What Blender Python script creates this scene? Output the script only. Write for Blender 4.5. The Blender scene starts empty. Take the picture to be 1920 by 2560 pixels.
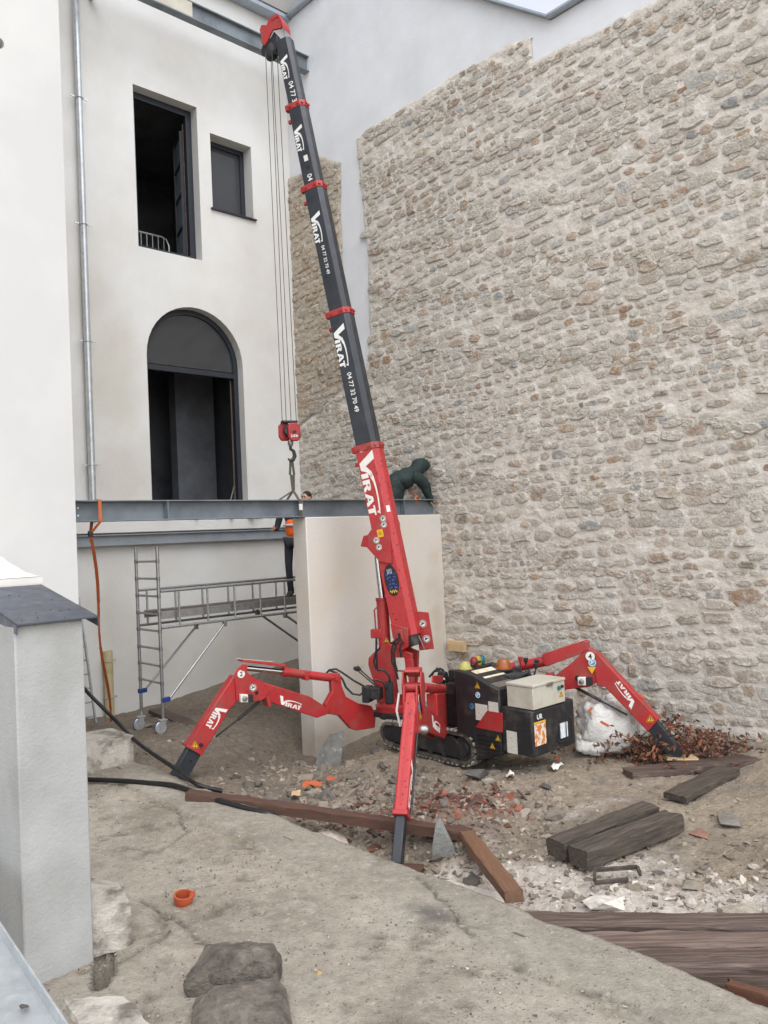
import bpy, bmesh, math, random
import numpy as np
from mathutils import Vector, Matrix
R = math.radians
random.seed(7); rng = np.random.default_rng(7)
scene = bpy.context.scene
col = scene.collection

# ------------------------------------------------------------------ camera
HEYE = 3.5                       # eye height above the lowest yard level
PITCH, ROLL, FPX = R(1.7), R(2.6), 2000.0
def V(*a): return np.array(a, float)
_f = V(0, math.cos(PITCH), math.sin(PITCH)); _u = V(0, -math.sin(PITCH), math.cos(PITCH)); _r = V(1, 0, 0)
CR = math.cos(ROLL)*_r - math.sin(ROLL)*_u
CU = math.cos(ROLL)*_u + math.sin(ROLL)*_r
CAM = V(0, 0, HEYE)
cd = bpy.data.cameras.new('camera'); cam = bpy.data.objects.new('camera', cd); col.objects.link(cam)
cd.sensor_fit = 'VERTICAL'; cd.sensor_height = 36; cd.lens = 36*FPX/2560
cd.clip_start = .05; cd.clip_end = 500
mw = Matrix.Identity(4)
for i in range(3):
    mw[i][0] = CR[i]; mw[i][1] = CU[i]; mw[i][2] = -_f[i]; mw[i][3] = CAM[i]
cam.matrix_world = mw
scene.camera = cam

# ------------------------------------------------------------------ sky, sun, exposure (overcast)
SUN_AZ, SUN_EL = R(158), R(58)       # azimuth clockwise from +Y: the light comes from behind, right
w = bpy.data.worlds.new('World'); scene.world = w; w.use_nodes = True
nt = w.node_tree; nt.nodes.clear()
sky = nt.nodes.new('ShaderNodeTexSky'); sky.sky_type = 'NISHITA'; sky.sun_disc = False
sky.sun_elevation = SUN_EL; sky.sun_rotation = SUN_AZ; sky.air_density = 1.0; sky.dust_density = 1.0; sky.ozone_density = 1.0
hs = nt.nodes.new('ShaderNodeHueSaturation'); hs.inputs['Saturation'].default_value = .25
bg = nt.nodes.new('ShaderNodeBackground'); bg.inputs[1].default_value = .15
wo = nt.nodes.new('ShaderNodeOutputWorld')
nt.links.new(sky.outputs[0], hs.inputs['Color']); nt.links.new(hs.outputs[0], bg.inputs[0]); nt.links.new(bg.outputs[0], wo.inputs[0])
sd = bpy.data.lights.new('sun', 'SUN'); sd.energy = .75; sd.angle = R(60); sd.color = (1, .99, .97)
so = bpy.data.objects.new('sun', sd); col.objects.link(so)
sdir = Vector((math.sin(SUN_AZ)*math.cos(SUN_EL), math.cos(SUN_AZ)*math.cos(SUN_EL), math.sin(SUN_EL)))
so.rotation_euler = sdir.to_track_quat('Z', 'Y').to_euler(); so.location = (6, -8, 16)
scene.view_settings.view_transform = 'Standard'; scene.view_settings.look = 'None'
scene.view_settings.exposure = 1.18; scene.view_settings.gamma = 1
scene.render.engine = 'CYCLES'; scene.cycles.max_bounces = 4; scene.cycles.diffuse_bounces = 3; scene.cycles.glossy_bounces = 2; scene.cycles.transmission_bounces = 2; scene.cycles.caustics_reflective = False; scene.cycles.caustics_refractive = False

# ------------------------------------------------------------------ measured positions
AZ = R(47.1)                                   # the facade runs off to the right at this bearing
DF = V(math.sin(AZ), math.cos(AZ), 0)          # along the facade, to the right and away
DS = V(-math.cos(AZ), math.sin(AZ), 0)         # along the stone wall, to the left and away
NF, NS = -DS, -DF                              # their normals into the yard
UP = V(0, 0, 1)
def ray(x, y): return (x-960)/FPX*CR - (y-1280)/FPX*CU + _f
def onz(x, y, z): r = ray(x, y); return CAM + r*((z-HEYE)/r[2])
def ony(x, y, Y): r = ray(x, y); return CAM + r*(Y/r[1])
def onpl(x, y, p, n): r = ray(x, y); return CAM + r*(np.dot(p-CAM, n)/np.dot(r, n))
def crop(ox, oy, k): return lambda x, y: (ox+x*k, oy+y*k)
K = 1.1573
PC = V(-1.26, 12.84, 0)                        # near corner of the low wall that carries the girder
RR = V(1.11, 15.03, 0)                         # where it meets the stone wall
CO = V(-1.82, 18.18, 0)                        # corner between facade and stone wall
def FA(q, z, off=0): return CO - DF*q + NF*off + UP*z          # on the facade
def SW(s, t, off=0): return CO - DS*s + NS*off + UP*t          # on the stone wall
def GW(a, z, off=0): return PC + DF*a + NF*off + UP*z          # on the girder line
def nrm(v): v = np.asarray(v, float); return v/np.linalg.norm(v)

# ------------------------------------------------------------------ noise
def vnoise(x, y, seed=0):
    x = np.asarray(x, float); y = np.asarray(y, float)
    xi = np.floor(x).astype(np.int64); yi = np.floor(y).astype(np.int64); fx = x-xi; fy = y-yi
    fx = fx*fx*(3-2*fx); fy = fy*fy*(3-2*fy)
    def h(a, b):
        v = (a*374761393 + b*668265263 + seed*982451653) & 0x7fffffff
        v = ((v ^ (v >> 13))*1274126177) & 0x7fffffff
        return ((v ^ (v >> 16)) & 0xffff)/65535.0
    return (h(xi, yi)*(1-fx)+h(xi+1, yi)*fx)*(1-fy) + (h(xi, yi+1)*(1-fx)+h(xi+1, yi+1)*fx)*fy
def fbm(x, y, o=4, seed=0, g=.5):
    a, s, t = 1.0, 0, 0; x = np.asarray(x, float); y = np.asarray(y, float)
    for i in range(o):
        s = s + a*(vnoise(x, y, seed+i*17)-.5); t += a; a *= g; x = x*2.03+5.1; y = y*2.03+1.7
    return s/t*2
def lin(c):
    return tuple(((v/255)/12.92 if v/255 <= .04045 else ((v/255+.055)/1.055)**2.4) for v in c)

# ------------------------------------------------------------------ materials
MATS = {}
def mat(name, c, rough=.6, metal=0, var=.15, vs=3.0, bump=0, bs=30, c2=None, amt=.5, s2=4.0, hard=.12, bump2=0, bs2=4,
        attr=False, objc=False, spec=.5, stretch=None, det=4, c3=None, amt3=.6, s3=30, trans=0, bd=.02):
    m = bpy.data.materials.new(name); m.use_nodes = True; MATS[name] = m
    t = m.node_tree; N = t.nodes; L = t.links; N.clear()
    out = N.new('ShaderNodeOutputMaterial'); b = N.new('ShaderNodeBsdfPrincipled'); L.new(b.outputs[0], out.inputs[0])
    b.inputs['Roughness'].default_value = rough; b.inputs['Metallic'].default_value = metal
    b.inputs['Specular IOR Level'].default_value = spec
    if trans: b.inputs['Transmission Weight'].default_value = trans
    geo = N.new('ShaderNodeNewGeometry'); vec = geo.outputs['Position']
    if stretch:
        mp = N.new('ShaderNodeMapping'); mp.inputs['Scale'].default_value = stretch[:3]
        if len(stretch) > 3: mp.inputs['Rotation'].default_value = (0, 0, stretch[3])
        if len(stretch) > 3:
            mp0 = N.new('ShaderNodeMapping'); mp0.inputs['Rotation'].default_value = (0, 0, stretch[3]); L.new(vec, mp0.inputs[0]); vec = mp0.outputs[0]
            mp.inputs['Rotation'].default_value = (0, 0, 0)
        L.new(vec, mp.inputs[0]); vec = mp.outputs[0]
    def noise(sc, d=det, ro=.6):
        n = N.new('ShaderNodeTexNoise'); n.inputs['Scale'].default_value = sc; n.inputs['Detail'].default_value = d
        n.inputs['Roughness'].default_value = ro; L.new(vec, n.inputs['Vector']); return n.outputs[0]
    def mix(fac, a, bb, mode='MIX'):
        x = N.new('ShaderNodeMix'); x.data_type = 'RGBA'; x.blend_type = mode
        for i, v in ((0, fac), (6, a), (7, bb)):
            if hasattr(v, 'is_output'): L.new(v, x.inputs[i])
            else: x.inputs[i].default_value = v if i == 0 else (*v[:3], 1)
        return x.outputs[2]
    def ramp(src, lo, hi, a=0., bb=1.):
        r = N.new('ShaderNodeMapRange'); r.inputs[1].default_value = lo; r.inputs[2].default_value = hi
        r.inputs[3].default_value = a; r.inputs[4].default_value = bb; L.new(src, r.inputs[0]); return r.outputs[0]
    if attr:
        a = N.new('ShaderNodeVertexColor'); a.layer_name = 'Col'; base = a.outputs[0]
        if objc: pass
    elif objc:
        o = N.new('ShaderNodeObjectInfo'); base = o.outputs['Color']
    else:
        rg = N.new('ShaderNodeRGB'); rg.outputs[0].default_value = (*c, 1); base = rg.outputs[0]
    if c2 is not None:
        base = mix(ramp(noise(s2), 1-amt-hard/2-.0, 1-amt+hard/2), base, c2)
    if c3 is not None:
        base = mix(ramp(noise(s3, 3), 1-amt3-.03, 1-amt3+.03), base, c3)
    if var:
        g = ramp(noise(vs), .25, .75, 1-var, 1+var)
        cc = N.new('ShaderNodeCombineColor')
        for i in range(3): L.new(g, cc.inputs[i])
        base = mix(1.0, base, cc.outputs[0], 'MULTIPLY')
    L.new(base, b.inputs['Base Color'])
    rr = ramp(noise(vs*3.1), .3, .7, max(0.02, rough-.12), min(1, rough+.12)); L.new(rr, b.inputs['Roughness'])
    h = None
    if bump:
        bn = N.new('ShaderNodeBump'); bn.inputs['Strength'].default_value = bump; bn.inputs['Distance'].default_value = bd
        L.new(noise(bs, 5, .65), bn.inputs['Height']); h = bn.outputs[0]
    if bump2:
        b2 = N.new('ShaderNodeBump'); b2.inputs['Strength'].default_value = bump2; b2.inputs['Distance'].default_value = .06
        L.new(noise(bs2, 4), b2.inputs['Height'])
        if h is not None: L.new(h, b2.inputs['Normal'])
        h = b2.outputs[0]
    if h is not None: L.new(h, b.inputs['Normal'])
    return m

# ------------------------------------------------------------------ object helpers
WLOC = {}
def link(o, parent, wloc):
    col.objects.link(o); wloc = np.array(wloc, float); WLOC[o.name] = wloc
    if parent is not None:
        o.parent = parent; o.location = Vector(wloc - WLOC[parent.name])
    else: o.location = Vector(wloc)
def tag(o, label=None, cat=None, group=None, kind=None):
    if label: o['label'] = label
    if cat: o['category'] = cat
    if group: o['group'] = group
    if kind: o['kind'] = kind
    return o
def thing(name, label, cat, loc, group=None):
    o = bpy.data.objects.new(name, None); o.empty_display_size = .1
    link(o, None, loc); return tag(o, label, cat, group)

class MB:
    def __init__(s): s.v = []; s.f = []; s.c = []
    def add(s, vs, fs):
        b = len(s.v); s.v += [tuple(map(float, p)) for p in vs]; s.f += [tuple(i+b for i in q) for q in fs]; return s
    def box(s, c, ax, hl):
        c = np.asarray(c, float); A = [nrm(a)*h for a, h in zip(ax, hl)]
        P = [c + i*A[0] + j*A[1] + k*A[2] for i in (-1, 1) for j in (-1, 1) for k in (-1, 1)]
        return s.add(P, [(0, 1, 3, 2), (4, 6, 7, 5), (0, 4, 5, 1), (2, 3, 7, 6), (0, 2, 6, 4), (1, 5, 7, 3)])
    def bar(s, p0, p1, w, h, up=UP):           # rectangular bar, w across, h along up
        p0 = np.asarray(p0, float); p1 = np.asarray(p1, float); d = nrm(p1-p0); sd_ = np.cross(d, up)
        if np.linalg.norm(sd_) < 1e-6: sd_ = np.cross(d, V(1, 0, 0))
        sd_ = nrm(sd_); u = np.cross(sd_, d)
        return s.box((p0+p1)/2, (d, sd_, u), (np.linalg.norm(p1-p0)/2, w/2, h/2))
    def prism(s, pts, vec):
        pts = [np.asarray(p, float) for p in pts]; n = len(pts); vec = np.asarray(vec, float)
        return s.add(pts + [p+vec for p in pts], [tuple(range(n))[::-1], tuple(range(n, 2*n))] + [(i, (i+1) % n, n+(i+1) % n, n+i) for i in range(n)])
    def face(s, pts): return s.add(pts, [tuple(range(len(pts)))])
    def tube(s, pts, r, seg=10, cap=True):
        pts = [np.asarray(p, float) for p in pts]; n = len(pts)
        rs = r if hasattr(r, '__len__') else [r]*n
        b = len(s.v); ref = None
        for i, p in enumerate(pts):
            d = nrm(pts[min(i+1, n-1)] - pts[max(i-1, 0)])
            if ref is None: ref = nrm(np.cross(d, V(.31, .17, .93) if abs(d[2]) < .9 else V(1, .2, .1)))
            x = nrm(ref - d*np.dot(ref, d)); ref = x; y = np.cross(d, x)
            for k in range(seg):
                a = 2*math.pi*k/seg; s.v.append(tuple(p + rs[i]*(x*math.cos(a)+y*math.sin(a))))
        for i in range(n-1):
            for k in range(seg):
                k2 = (k+1) % seg; s.f.append((b+i*seg+k, b+i*seg+k2, b+(i+1)*seg+k2, b+(i+1)*seg+k))
        if cap: s.f.append(tuple(range(b, b+seg))[::-1]); s.f.append(tuple(range(b+(n-1)*seg, b+n*seg)))
        return s
    def cyl(s, p0, p1, r0, r1=None, seg=16): return s.tube([p0, p1], [r0, r0 if r1 is None else r1], seg)
    def lathe(s, c, axis, prof, seg=16):       # prof: (distance along axis, radius)
        c = np.asarray(c, float); a = nrm(axis); x = nrm(np.cross(a, V(.31, .17, .93) if abs(a[2]) < .9 else V(1, .2, .1))); y = np.cross(a, x); b = len(s.v); n = len(prof)
        for h, r in prof:
            for k in range(seg): t_ = 2*math.pi*k/seg; s.v.append(tuple(c + a*h + max(r, 1e-4)*(x*math.cos(t_)+y*math.sin(t_))))
        for i in range(n-1):
            for k in range(seg): k2 = (k+1) % seg; s.f.append((b+i*seg+k, b+i*seg+k2, b+(i+1)*seg+k2, b+(i+1)*seg+k))
        s.f.append(tuple(range(b, b+seg))[::-1]); s.f.append(tuple(range(b+(n-1)*seg, b+n*seg))); return s
    def ball(s, c, r, seg=12, rings=8, ax=None):
        c = np.asarray(c, float); r = r if hasattr(r, '__len__') else (r, r, r); ax = ax or (V(1, 0, 0), V(0, 1, 0), UP)
        vs = []; fs = []
        for i in range(rings+1):
            th = math.pi*i/rings
            for k in range(seg):
                ph = 2*math.pi*k/seg
                vs.append(c + ax[0]*r[0]*math.sin(th)*math.cos(ph) + ax[1]*r[1]*math.sin(th)*math.sin(ph) + ax[2]*r[2]*math.cos(th))
        for i in range(rings):
            for k in range(seg):
                k2 = (k+1) % seg; fs.append((i*seg+k, (i+1)*seg+k, (i+1)*seg+k2, i*seg+k2))
        return s.add(vs, fs)
    def hull(s, pts):
        bm = bmesh.new()
        for p in pts: bm.verts.new(tuple(p))
        r = bmesh.ops.convex_hull(bm, input=bm.verts[:])
        for v_ in [v_ for v_ in bm.verts if not v_.link_faces]: bm.verts.remove(v_)
        bm.verts.index_update(); b = len(s.v)
        s.v += [tuple(v_.co) for v_ in bm.verts]; s.f += [tuple(b+v_.index for v_ in f_.verts) for f_ in bm.faces]; bm.free(); return s
    def mesh(s, name, loc, smooth=35, weld=False):
        me = bpy.data.meshes.new(name); lo = np.asarray(loc, float)
        me.from_pydata([tuple(np.array(p)-lo) for p in s.v], [], s.f); me.validate()
        bm = bmesh.new(); bm.from_mesh(me)
        if weld: bmesh.ops.remove_doubles(bm, verts=bm.verts, dist=1e-4)
        bmesh.ops.recalc_face_normals(bm, faces=bm.faces); bm.to_mesh(me); bm.free()
        if smooth: me.shade_smooth(); me.set_sharp_from_angle(angle=R(smooth))
        else: me.shade_flat()
        return me
    def build(s, name, m, parent=None, bevel=0, smooth=35, loc=None, weld=False, bseg=2):
        P = np.array(s.v)
        if loc is None: loc = V((P[:, 0].min()+P[:, 0].max())/2, (P[:, 1].min()+P[:, 1].max())/2, P[:, 2].min())
        me = s.mesh(name, loc, smooth, weld); me.materials.append(MATS[m] if isinstance(m, str) else m)
        o = bpy.data.objects.new(name, me); link(o, parent, loc)
        if bevel:
            md = o.modifiers.new('bevel', 'BEVEL'); md.width = bevel; md.segments = bseg; md.limit_method = 'ANGLE'; md.angle_limit = R(40); md.harden_normals = False
        return o
def grid_mesh(name, P, keep, m, parent=None, colors=None, smooth=True):
    ny, nx = P.shape[:2]; idx = np.arange(ny*nx).reshape(ny, nx)
    q = np.stack([idx[:-1, :-1], idx[:-1, 1:], idx[1:, 1:], idx[1:, :-1]], -1).reshape(-1, 4)
    if keep is not None:
        k = (keep[:-1, :-1] & keep[:-1, 1:] & keep[1:, 1:] & keep[1:, :-1]).reshape(-1); q = q[k]
    used = np.unique(q); rem = -np.ones(ny*nx, int); rem[used] = np.arange(len(used)); q = rem[q]
    pv = P.reshape(-1, 3)[used]; loc = pv.mean(0)
    me = bpy.data.meshes.new(name); me.from_pydata((pv-loc).tolist(), [], q.tolist())
    if smooth: me.shade_smooth()
    if colors is not None:
        a = me.color_attributes.new('Col', 'FLOAT_COLOR', 'POINT'); c4 = np.ones((len(used), 4)); c4[:, :3] = colors.reshape(-1, 3)[used]
        a.data.foreach_set('color', c4.ravel())
    me.materials.append(MATS[m]); o = bpy.data.objects.new(name, me); link(o, parent, loc); return o
def inpoly(x, y, poly):
    x = np.asarray(x, float); y = np.asarray(y, float); c = np.zeros(x.shape, bool); n = len(poly); j = n-1
    for i in range(n):
        xi, yi = poly[i]; xj, yj = poly[j]
        hit = ((yi > y) != (yj > y)) & (x < (xj-xi)*(y-yi)/((yj-yi) if yj != yi else 1e-9)+xi); c ^= hit; j = i
    return c
def edist(x, y, poly):
    d = np.full(np.shape(x), 1e9); n = len(poly)
    for i in range(n):
        ax, ay = poly[i]; bx, by = poly[(i+1) % n]; L2 = (bx-ax)**2+(by-ay)**2+1e-12
        t = np.clip(((x-ax)*(bx-ax)+(y-ay)*(by-ay))/L2, 0, 1); d = np.minimum(d, np.hypot(x-ax-t*(bx-ax), y-ay-t*(by-ay)))
    return d
def sheet(mb, outer, holes, P, depth_vec):
    """a wall skin with openings: front and back faces plus the reveals"""
    bm = bmesh.new(); es = []; loops = [outer]+holes; P0 = []
    for lp in loops:
        vs = [bm.verts.new(tuple(P(*p))) for p in lp]
        for i in range(len(vs)): es.append(bm.edges.new((vs[i], vs[(i+1) % len(vs)])))
    bmesh.ops.triangle_fill(bm, use_beauty=True, use_dissolve=False, edges=es)
    bm.verts.index_update(); vs = [np.array(v.co) for v in bm.verts]; fs = [tuple(v.index for v in f.verts) for f in bm.faces]; bm.free()
    mb.add(vs, fs); mb.add([v+depth_vec for v in vs], fs)
    for lp in loops:
        n = len(lp)
        for i in range(n):
            a = P(*lp[i]); b = P(*lp[(i+1) % n]); mb.add([a, b, b+depth_vec, a+depth_vec], [(0, 1, 2, 3)])

# ------------------------------------------------------------------ lettering
def stroke(pts, wd):
    """a broad 2D stroke with a width at each point -> polygon"""
    L_, R_ = [], []
    for i, p in enumerate(pts):
        a = np.array(pts[max(i-1, 0)]); b = np.array(pts[min(i+1, len(pts)-1)]); d = nrm(b-a); n = np.array([-d[1], d[0]])*wd[i]/2
        L_.append(tuple(np.array(p)+n)); R_.append(tuple(np.array(p)-n))
    return L_+R_[::-1]
def logo_polys():
    o = []
    o.append([(0, 1.0), (.13, 1.0), (.235, .36), (.30, .55), (.375, .70), (.30, .66), (.27, .04), (.175, .04)])
    o[-1] = [(0, 1.0), (.14, 1.0), (.225, .40), (.275, .05), (.16, .05)]
    o.append([(.226, .40), (.275, .05), (.33, .42), (.42, .60), (.40, .70), (.30, .60)])
    o.append(stroke([(.36, .60), (.46, .71), (.60, .76), (.76, .76), (.90, .72), (1.0, .68)], [.16, .12, .10, .085, .075, .07]))
    o.append([(.955, .70), (.985, .70), (.985, .55), (.955, .55)])
    H = .46
    o.append([(.335, 0), (.41, 0), (.41, H-.02), (.335, H-.02)])
    o.append([(.44, 0), (.505, 0), (.505, H), (.44, H)])
    o.append([(.505, H), (.505, H-.10), (.56, H-.10), (.56, H-.02), (.59, H-.03)])
    o.append([(.505, H), (.56, H), (.61, H-.06), (.61, H-.20), (.56, H-.26), (.505, H-.26), (.505, H-.19), (.545, H-.18), (.545, H-.09), (.505, H-.08)])
    o.append([(.525, .20), (.58, .22), (.64, 0), (.565, 0)])
    o.append([(.645, 0), (.71, 0), (.755, .34), (.80, .0), (.865, 0), (.79, H), (.72, H)])
    o.append([(.705, .10), (.80, .10), (.79, .17), (.715, .17)])
    o.append([(.855, H), (1.01, H), (1.01, H-.10), (.855, H-.10)])
    o.append([(.90, 0), (.965, 0), (.965, H-.10), (.90, H-.10)])
    return o
def put_polys(mb, polys, org, xd, yd, sx, sy, th=.002):
    org = np.asarray(org, float); n = nrm(np.cross(xd, yd))
    for p in polys:
        mb.prism([org + xd*(a*sx) + yd*(b*sy) for a, b in p], n*th)
def text_polys_mesh(mb, txt, org, xd, yd, size, align='LEFT', th=.0015, bold=0):
    cu = bpy.data.curves.new('t', 'FONT'); cu.body = txt; cu.size = 1; cu.align_x = align; cu.fill_mode = 'FRONT'; cu.resolution_u = 3
    if bold: cu.offset = bold
    o = bpy.data.objects.new('t', cu); me = bpy.data.meshes.new_from_object(o)
    n = nrm(np.cross(xd, yd)); org = np.asarray(org, float)
    mb.add([org + xd*(v.co.x*size) + yd*(v.co.y*size) + n*th for v in me.vertices], [tuple(p.vertices) for p in me.polygons])
    bpy.data.objects.remove(o); bpy.data.curves.remove(cu); bpy.data.meshes.remove(me)
# ------------------------------------------------------------------ material list
mat('render_white', lin((222, 221, 218)), .85, var=.045, vs=1.3, bump=.3, bs=22, c2=lin((212, 208, 202)), amt=.42, s2=.6, hard=.35)
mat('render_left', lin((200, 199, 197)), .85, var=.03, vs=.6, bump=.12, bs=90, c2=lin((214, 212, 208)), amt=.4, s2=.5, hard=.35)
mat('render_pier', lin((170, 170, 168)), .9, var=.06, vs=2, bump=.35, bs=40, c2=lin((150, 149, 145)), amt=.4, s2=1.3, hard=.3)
mat('render_low', lin((208, 202, 194)), .88, var=.05, vs=1.8, bump=.35, bs=24, c2=lin((200, 188, 170)), amt=.38, s2=.9, hard=.3, c3=lin((150, 138, 120)), amt3=.23, s3=7)
mat('render_gable', lin((224, 225, 228)), .9, var=.05, vs=.8, bump=.25, bs=30, c2=lin((210, 211, 212)), amt=.45, s2=.9, hard=.4)
mat('mortar', lin((220, 213, 203)), .95, var=.10, vs=5, bump=.8, bs=20, bd=.04, c2=lin((198, 188, 175)), amt=.45, s2=3.5, hard=.35)
mat('mortar_old', lin((198, 188, 173)), .95, var=.12, vs=5, bump=1.0, bs=20, bd=.05, c2=lin((176, 162, 144)), amt=.48, s2=2.5, hard=.4)
mat('stone', (1, 1, 1), .9, var=.22, vs=18, bump=1.0, bs=26, bd=.06, attr=True, c2=lin((206, 198, 187)), amt=.44, s2=10, hard=.2)
mat('dark_frame', lin((42, 46, 54)), .45, var=.08)
mat('glass_dark', (.04, .044, .05), .05, var=0, spec=.9)
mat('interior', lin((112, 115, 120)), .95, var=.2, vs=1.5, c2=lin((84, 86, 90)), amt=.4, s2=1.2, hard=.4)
mat('zinc_dark', lin((78, 82, 92)), .42, metal=.35, var=.12, vs=3, bump=.05, bs=12)
mat('zinc_light', lin((172, 180, 190)), .4, metal=.5, var=.15, vs=4)
mat('galva', lin((196, 200, 202)), .38, metal=.6, var=.18, vs=7, bump=.05, bs=30)
mat('alu', lin((168, 170, 170)), .36, metal=.8, var=.14, vs=12)
mat('girder_grey', lin((120, 128, 134)), .55, var=.10, vs=2.5, c2=lin((92, 99, 105)), amt=.4, s2=2, hard=.3, c3=lin((140, 140, 136)), amt3=.25, s3=14)
mat('girder_blue', lin((142, 149, 156)), .5, var=.14, vs=3, c2=lin((150, 150, 148)), amt=.38, s2=5, hard=.25)
mat('red', lin((170, 42, 44)), .42, var=.12, vs=4, c2=lin((148, 70, 64)), amt=.42, s2=5, hard=.3, c3=lin((74, 44, 40)), amt3=.315, s3=30)
mat('red_worn', lin((178, 50, 52)), .45, var=.10, vs=4, c2=lin((170, 48, 48)), amt=.42, s2=4, hard=.3, c3=lin((52, 38, 36)), amt3=.36, s3=22)
mat('black_boom', lin((40, 43, 49)), .38, var=.12, vs=2, c2=lin((58, 62, 68)), amt=.35, s2=2.2, hard=.4)
mat('black', lin((34, 34, 36)), .55, var=.2, vs=6, c2=lin((74, 68, 62)), amt=.36, s2=5, hard=.25, c3=lin((92, 84, 74)), amt3=.27, s3=20)
mat('rubber', lin((38, 38, 39)), .75, var=.25, vs=9, bump=.2, bs=60)
mat('muddy', lin((168, 163, 154)), .95, var=.3, vs=14, bump=.8, bs=40, c2=lin((90, 84, 76)), amt=.42, s2=12, hard=.2)
mat('track_rubber', lin((58, 55, 52)), .85, var=.25, vs=12, bump=.5, bs=40, c2=lin((112, 102, 90)), amt=.46, s2=9, hard=.2)
mat('hose', lin((24, 24, 26)), .45, var=.1)
mat('chrome', lin((205, 205, 205)), .16, metal=1, var=.05)
mat('steel', lin((150, 148, 144)), .4, metal=.8, var=.2, vs=20)
mat('rust', lin((96, 62, 46)), .8, var=.25, vs=10, bump=.2, bs=50)
mat('white_print', lin((228, 224, 216)), .6, var=.08, vs=9, c2=lin((170, 90, 84)), amt=.27, s2=24, hard=.05)
mat('white_boomprint', lin((226, 226, 222)), .6, var=.05)
mat('notice', lin((206, 202, 190)), .6, var=.06, vs=20, c2=lin((140, 136, 126)), amt=.40, s2=70, hard=.1, stretch=(.35, .35, 4))
mat('notice_plain', lin((212, 205, 184)), .6, var=.08, vs=12, c2=lin((186, 160, 110)), amt=.4, s2=9, hard=.3)
mat('sign_yellow', lin((222, 170, 40)), .55, var=.06)
mat('sign_black', lin((20, 20, 20)), .6, var=0)
mat('sign_blue', lin((70, 140, 180)), .55, var=.06)
mat('beige_box', lin((188, 184, 170)), .5, var=.05, vs=3, c2=lin((168, 158, 136)), amt=.36, s2=4, hard=.3)
mat('amber', lin((150, 82, 36)), .2, var=.1)
mat('lens_red', lin((140, 30, 36)), .25, var=.1); mat('lens_yellow', lin((168, 150, 40)), .25, var=.1); mat('lens_green', lin((30, 100, 105)), .25, var=.1)
mat('cone_yellow', lin((170, 162, 92)), .6, var=.12)
mat('globe_blue', lin((58, 84, 170)), .5, var=.15, c2=lin((24, 26, 34)), amt=.5, s2=28, hard=.05)
mat('globe_black', lin((30, 32, 36)), .5, var=.1)
mat('orange_check', lin((205, 120, 60)), .6, var=.1, c2=lin((215, 205, 190)), amt=.5, s2=14, hard=.03)
mat('wood_dark', lin((84, 70, 60)), .8, var=.35, vs=6, bump=.7, bs=14, stretch=(1, 8, 8, -.75), c2=lin((112, 98, 86)), amt=.42, s2=5, hard=.2)
mat('wood_old', lin((66, 57, 50)), .85, var=.25, vs=5, bump=.7, bs=10, stretch=(8, .5, 8, .95), c2=lin((100, 90, 80)), amt=.42, s2=4, hard=.4)
mat('wood_brown', lin((86, 63, 53)), .7, var=.25, vs=4, bump=.5, bs=12, stretch=(.4, 9, 9, .42), c2=lin((88, 58, 44)), amt=.45, s2=4, hard=.3)
mat('wood_orange', lin((118, 88, 67)), .7, var=.25, vs=4, bump=.5, bs=14, stretch=(.4, 9, 9, 1.47), c2=lin((118, 84, 60)), amt=.45, s2=4, hard=.3)
mat('wood_deck', lin((84, 68, 61)), .7, var=.22, vs=4, bump=.5, bs=7, stretch=(.3, 9, 9, .05), c2=lin((112, 98, 88)), amt=.42, s2=4, hard=.2)
mat('wood_deckb', lin((98, 80, 72)), .7, var=.22, vs=4, bump=.5, bs=7, stretch=(.3, 9, 9, .05), c2=lin((122, 106, 95)), amt=.45, s2=4, hard=.25)
mat('wood_pale', lin((196, 168, 128)), .75, var=.12, vs=6, bump=.2, bs=20, stretch=(2, 2, 12))
mat('strap_orange', lin((196, 104, 52)), .8, var=.15, vs=20)
mat('vest_orange', lin((240, 104, 28)), .75, var=.1, vs=10)
mat('reflective', lin((190, 190, 186)), .4, var=.05)
mat('pipe_pvc', lin((196, 182, 142)), .5, var=.06, c2=lin((176, 160, 120)), amt=.4, s2=3)
mat('pipe_orange', lin((176, 82, 50)), .5, var=.1)
mat('sling', lin((86, 80, 68)), .9, var=.2, vs=20)
mat('rope', lin((96, 94, 90)), .5, metal=.4, var=.1)
mat('hook_red', lin((160, 36, 40)), .45, var=.15, vs=12, c2=lin((96, 34, 34)), amt=.36, s2=14)
mat('coat_green', lin((32, 48, 46)), .75, var=.18, vs=9, bump=.6, bs=7)
mat('cloth_dark', lin((44, 46, 52)), .9, var=.2, vs=12, bump=.4, bs=14)
mat('skin', lin((196, 150, 124)), .6, var=.05); mat('hair', lin((26, 22, 20)), .7, var=.2)
mat('tile', lin((196, 130, 96)), .85, var=.25, vs=6, c2=lin((224, 200, 176)), amt=.4, s2=3, hard=.3)
mat('bag_white', lin((214, 211, 206)), .7, var=.08, vs=5, bump=.7, bs=9, bd=.05, c2=lin((178, 172, 164)), amt=.4, s2=5, hard=.3)
mat('film', lin((226, 232, 236)), .25, var=.06, bump=.5, bs=14, bd=.04)
mat('paper', lin((220, 214, 206)), .7, var=.08); mat('tape_orange', lin((182, 92, 54)), .6, var=.12)
mat('leaf_dry', lin((120, 66, 42)), .8, var=.4, vs=20, attr=True); mat('twig', lin((84, 68, 56)), .9, var=.2)
mat('ground', (1, 1, 1), .95, var=.25, vs=14, bump=1.0, bs=24, bd=.06, attr=True)
mat('concrete', (1, 1, 1), .93, var=.14, vs=30, bump=1.0, bs=55, bd=.03, attr=True, c3=lin((112, 104, 92)), amt3=.35, s3=38, c2=lin((182, 174, 162)), amt=.36, s2=16, hard=.12)
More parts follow.
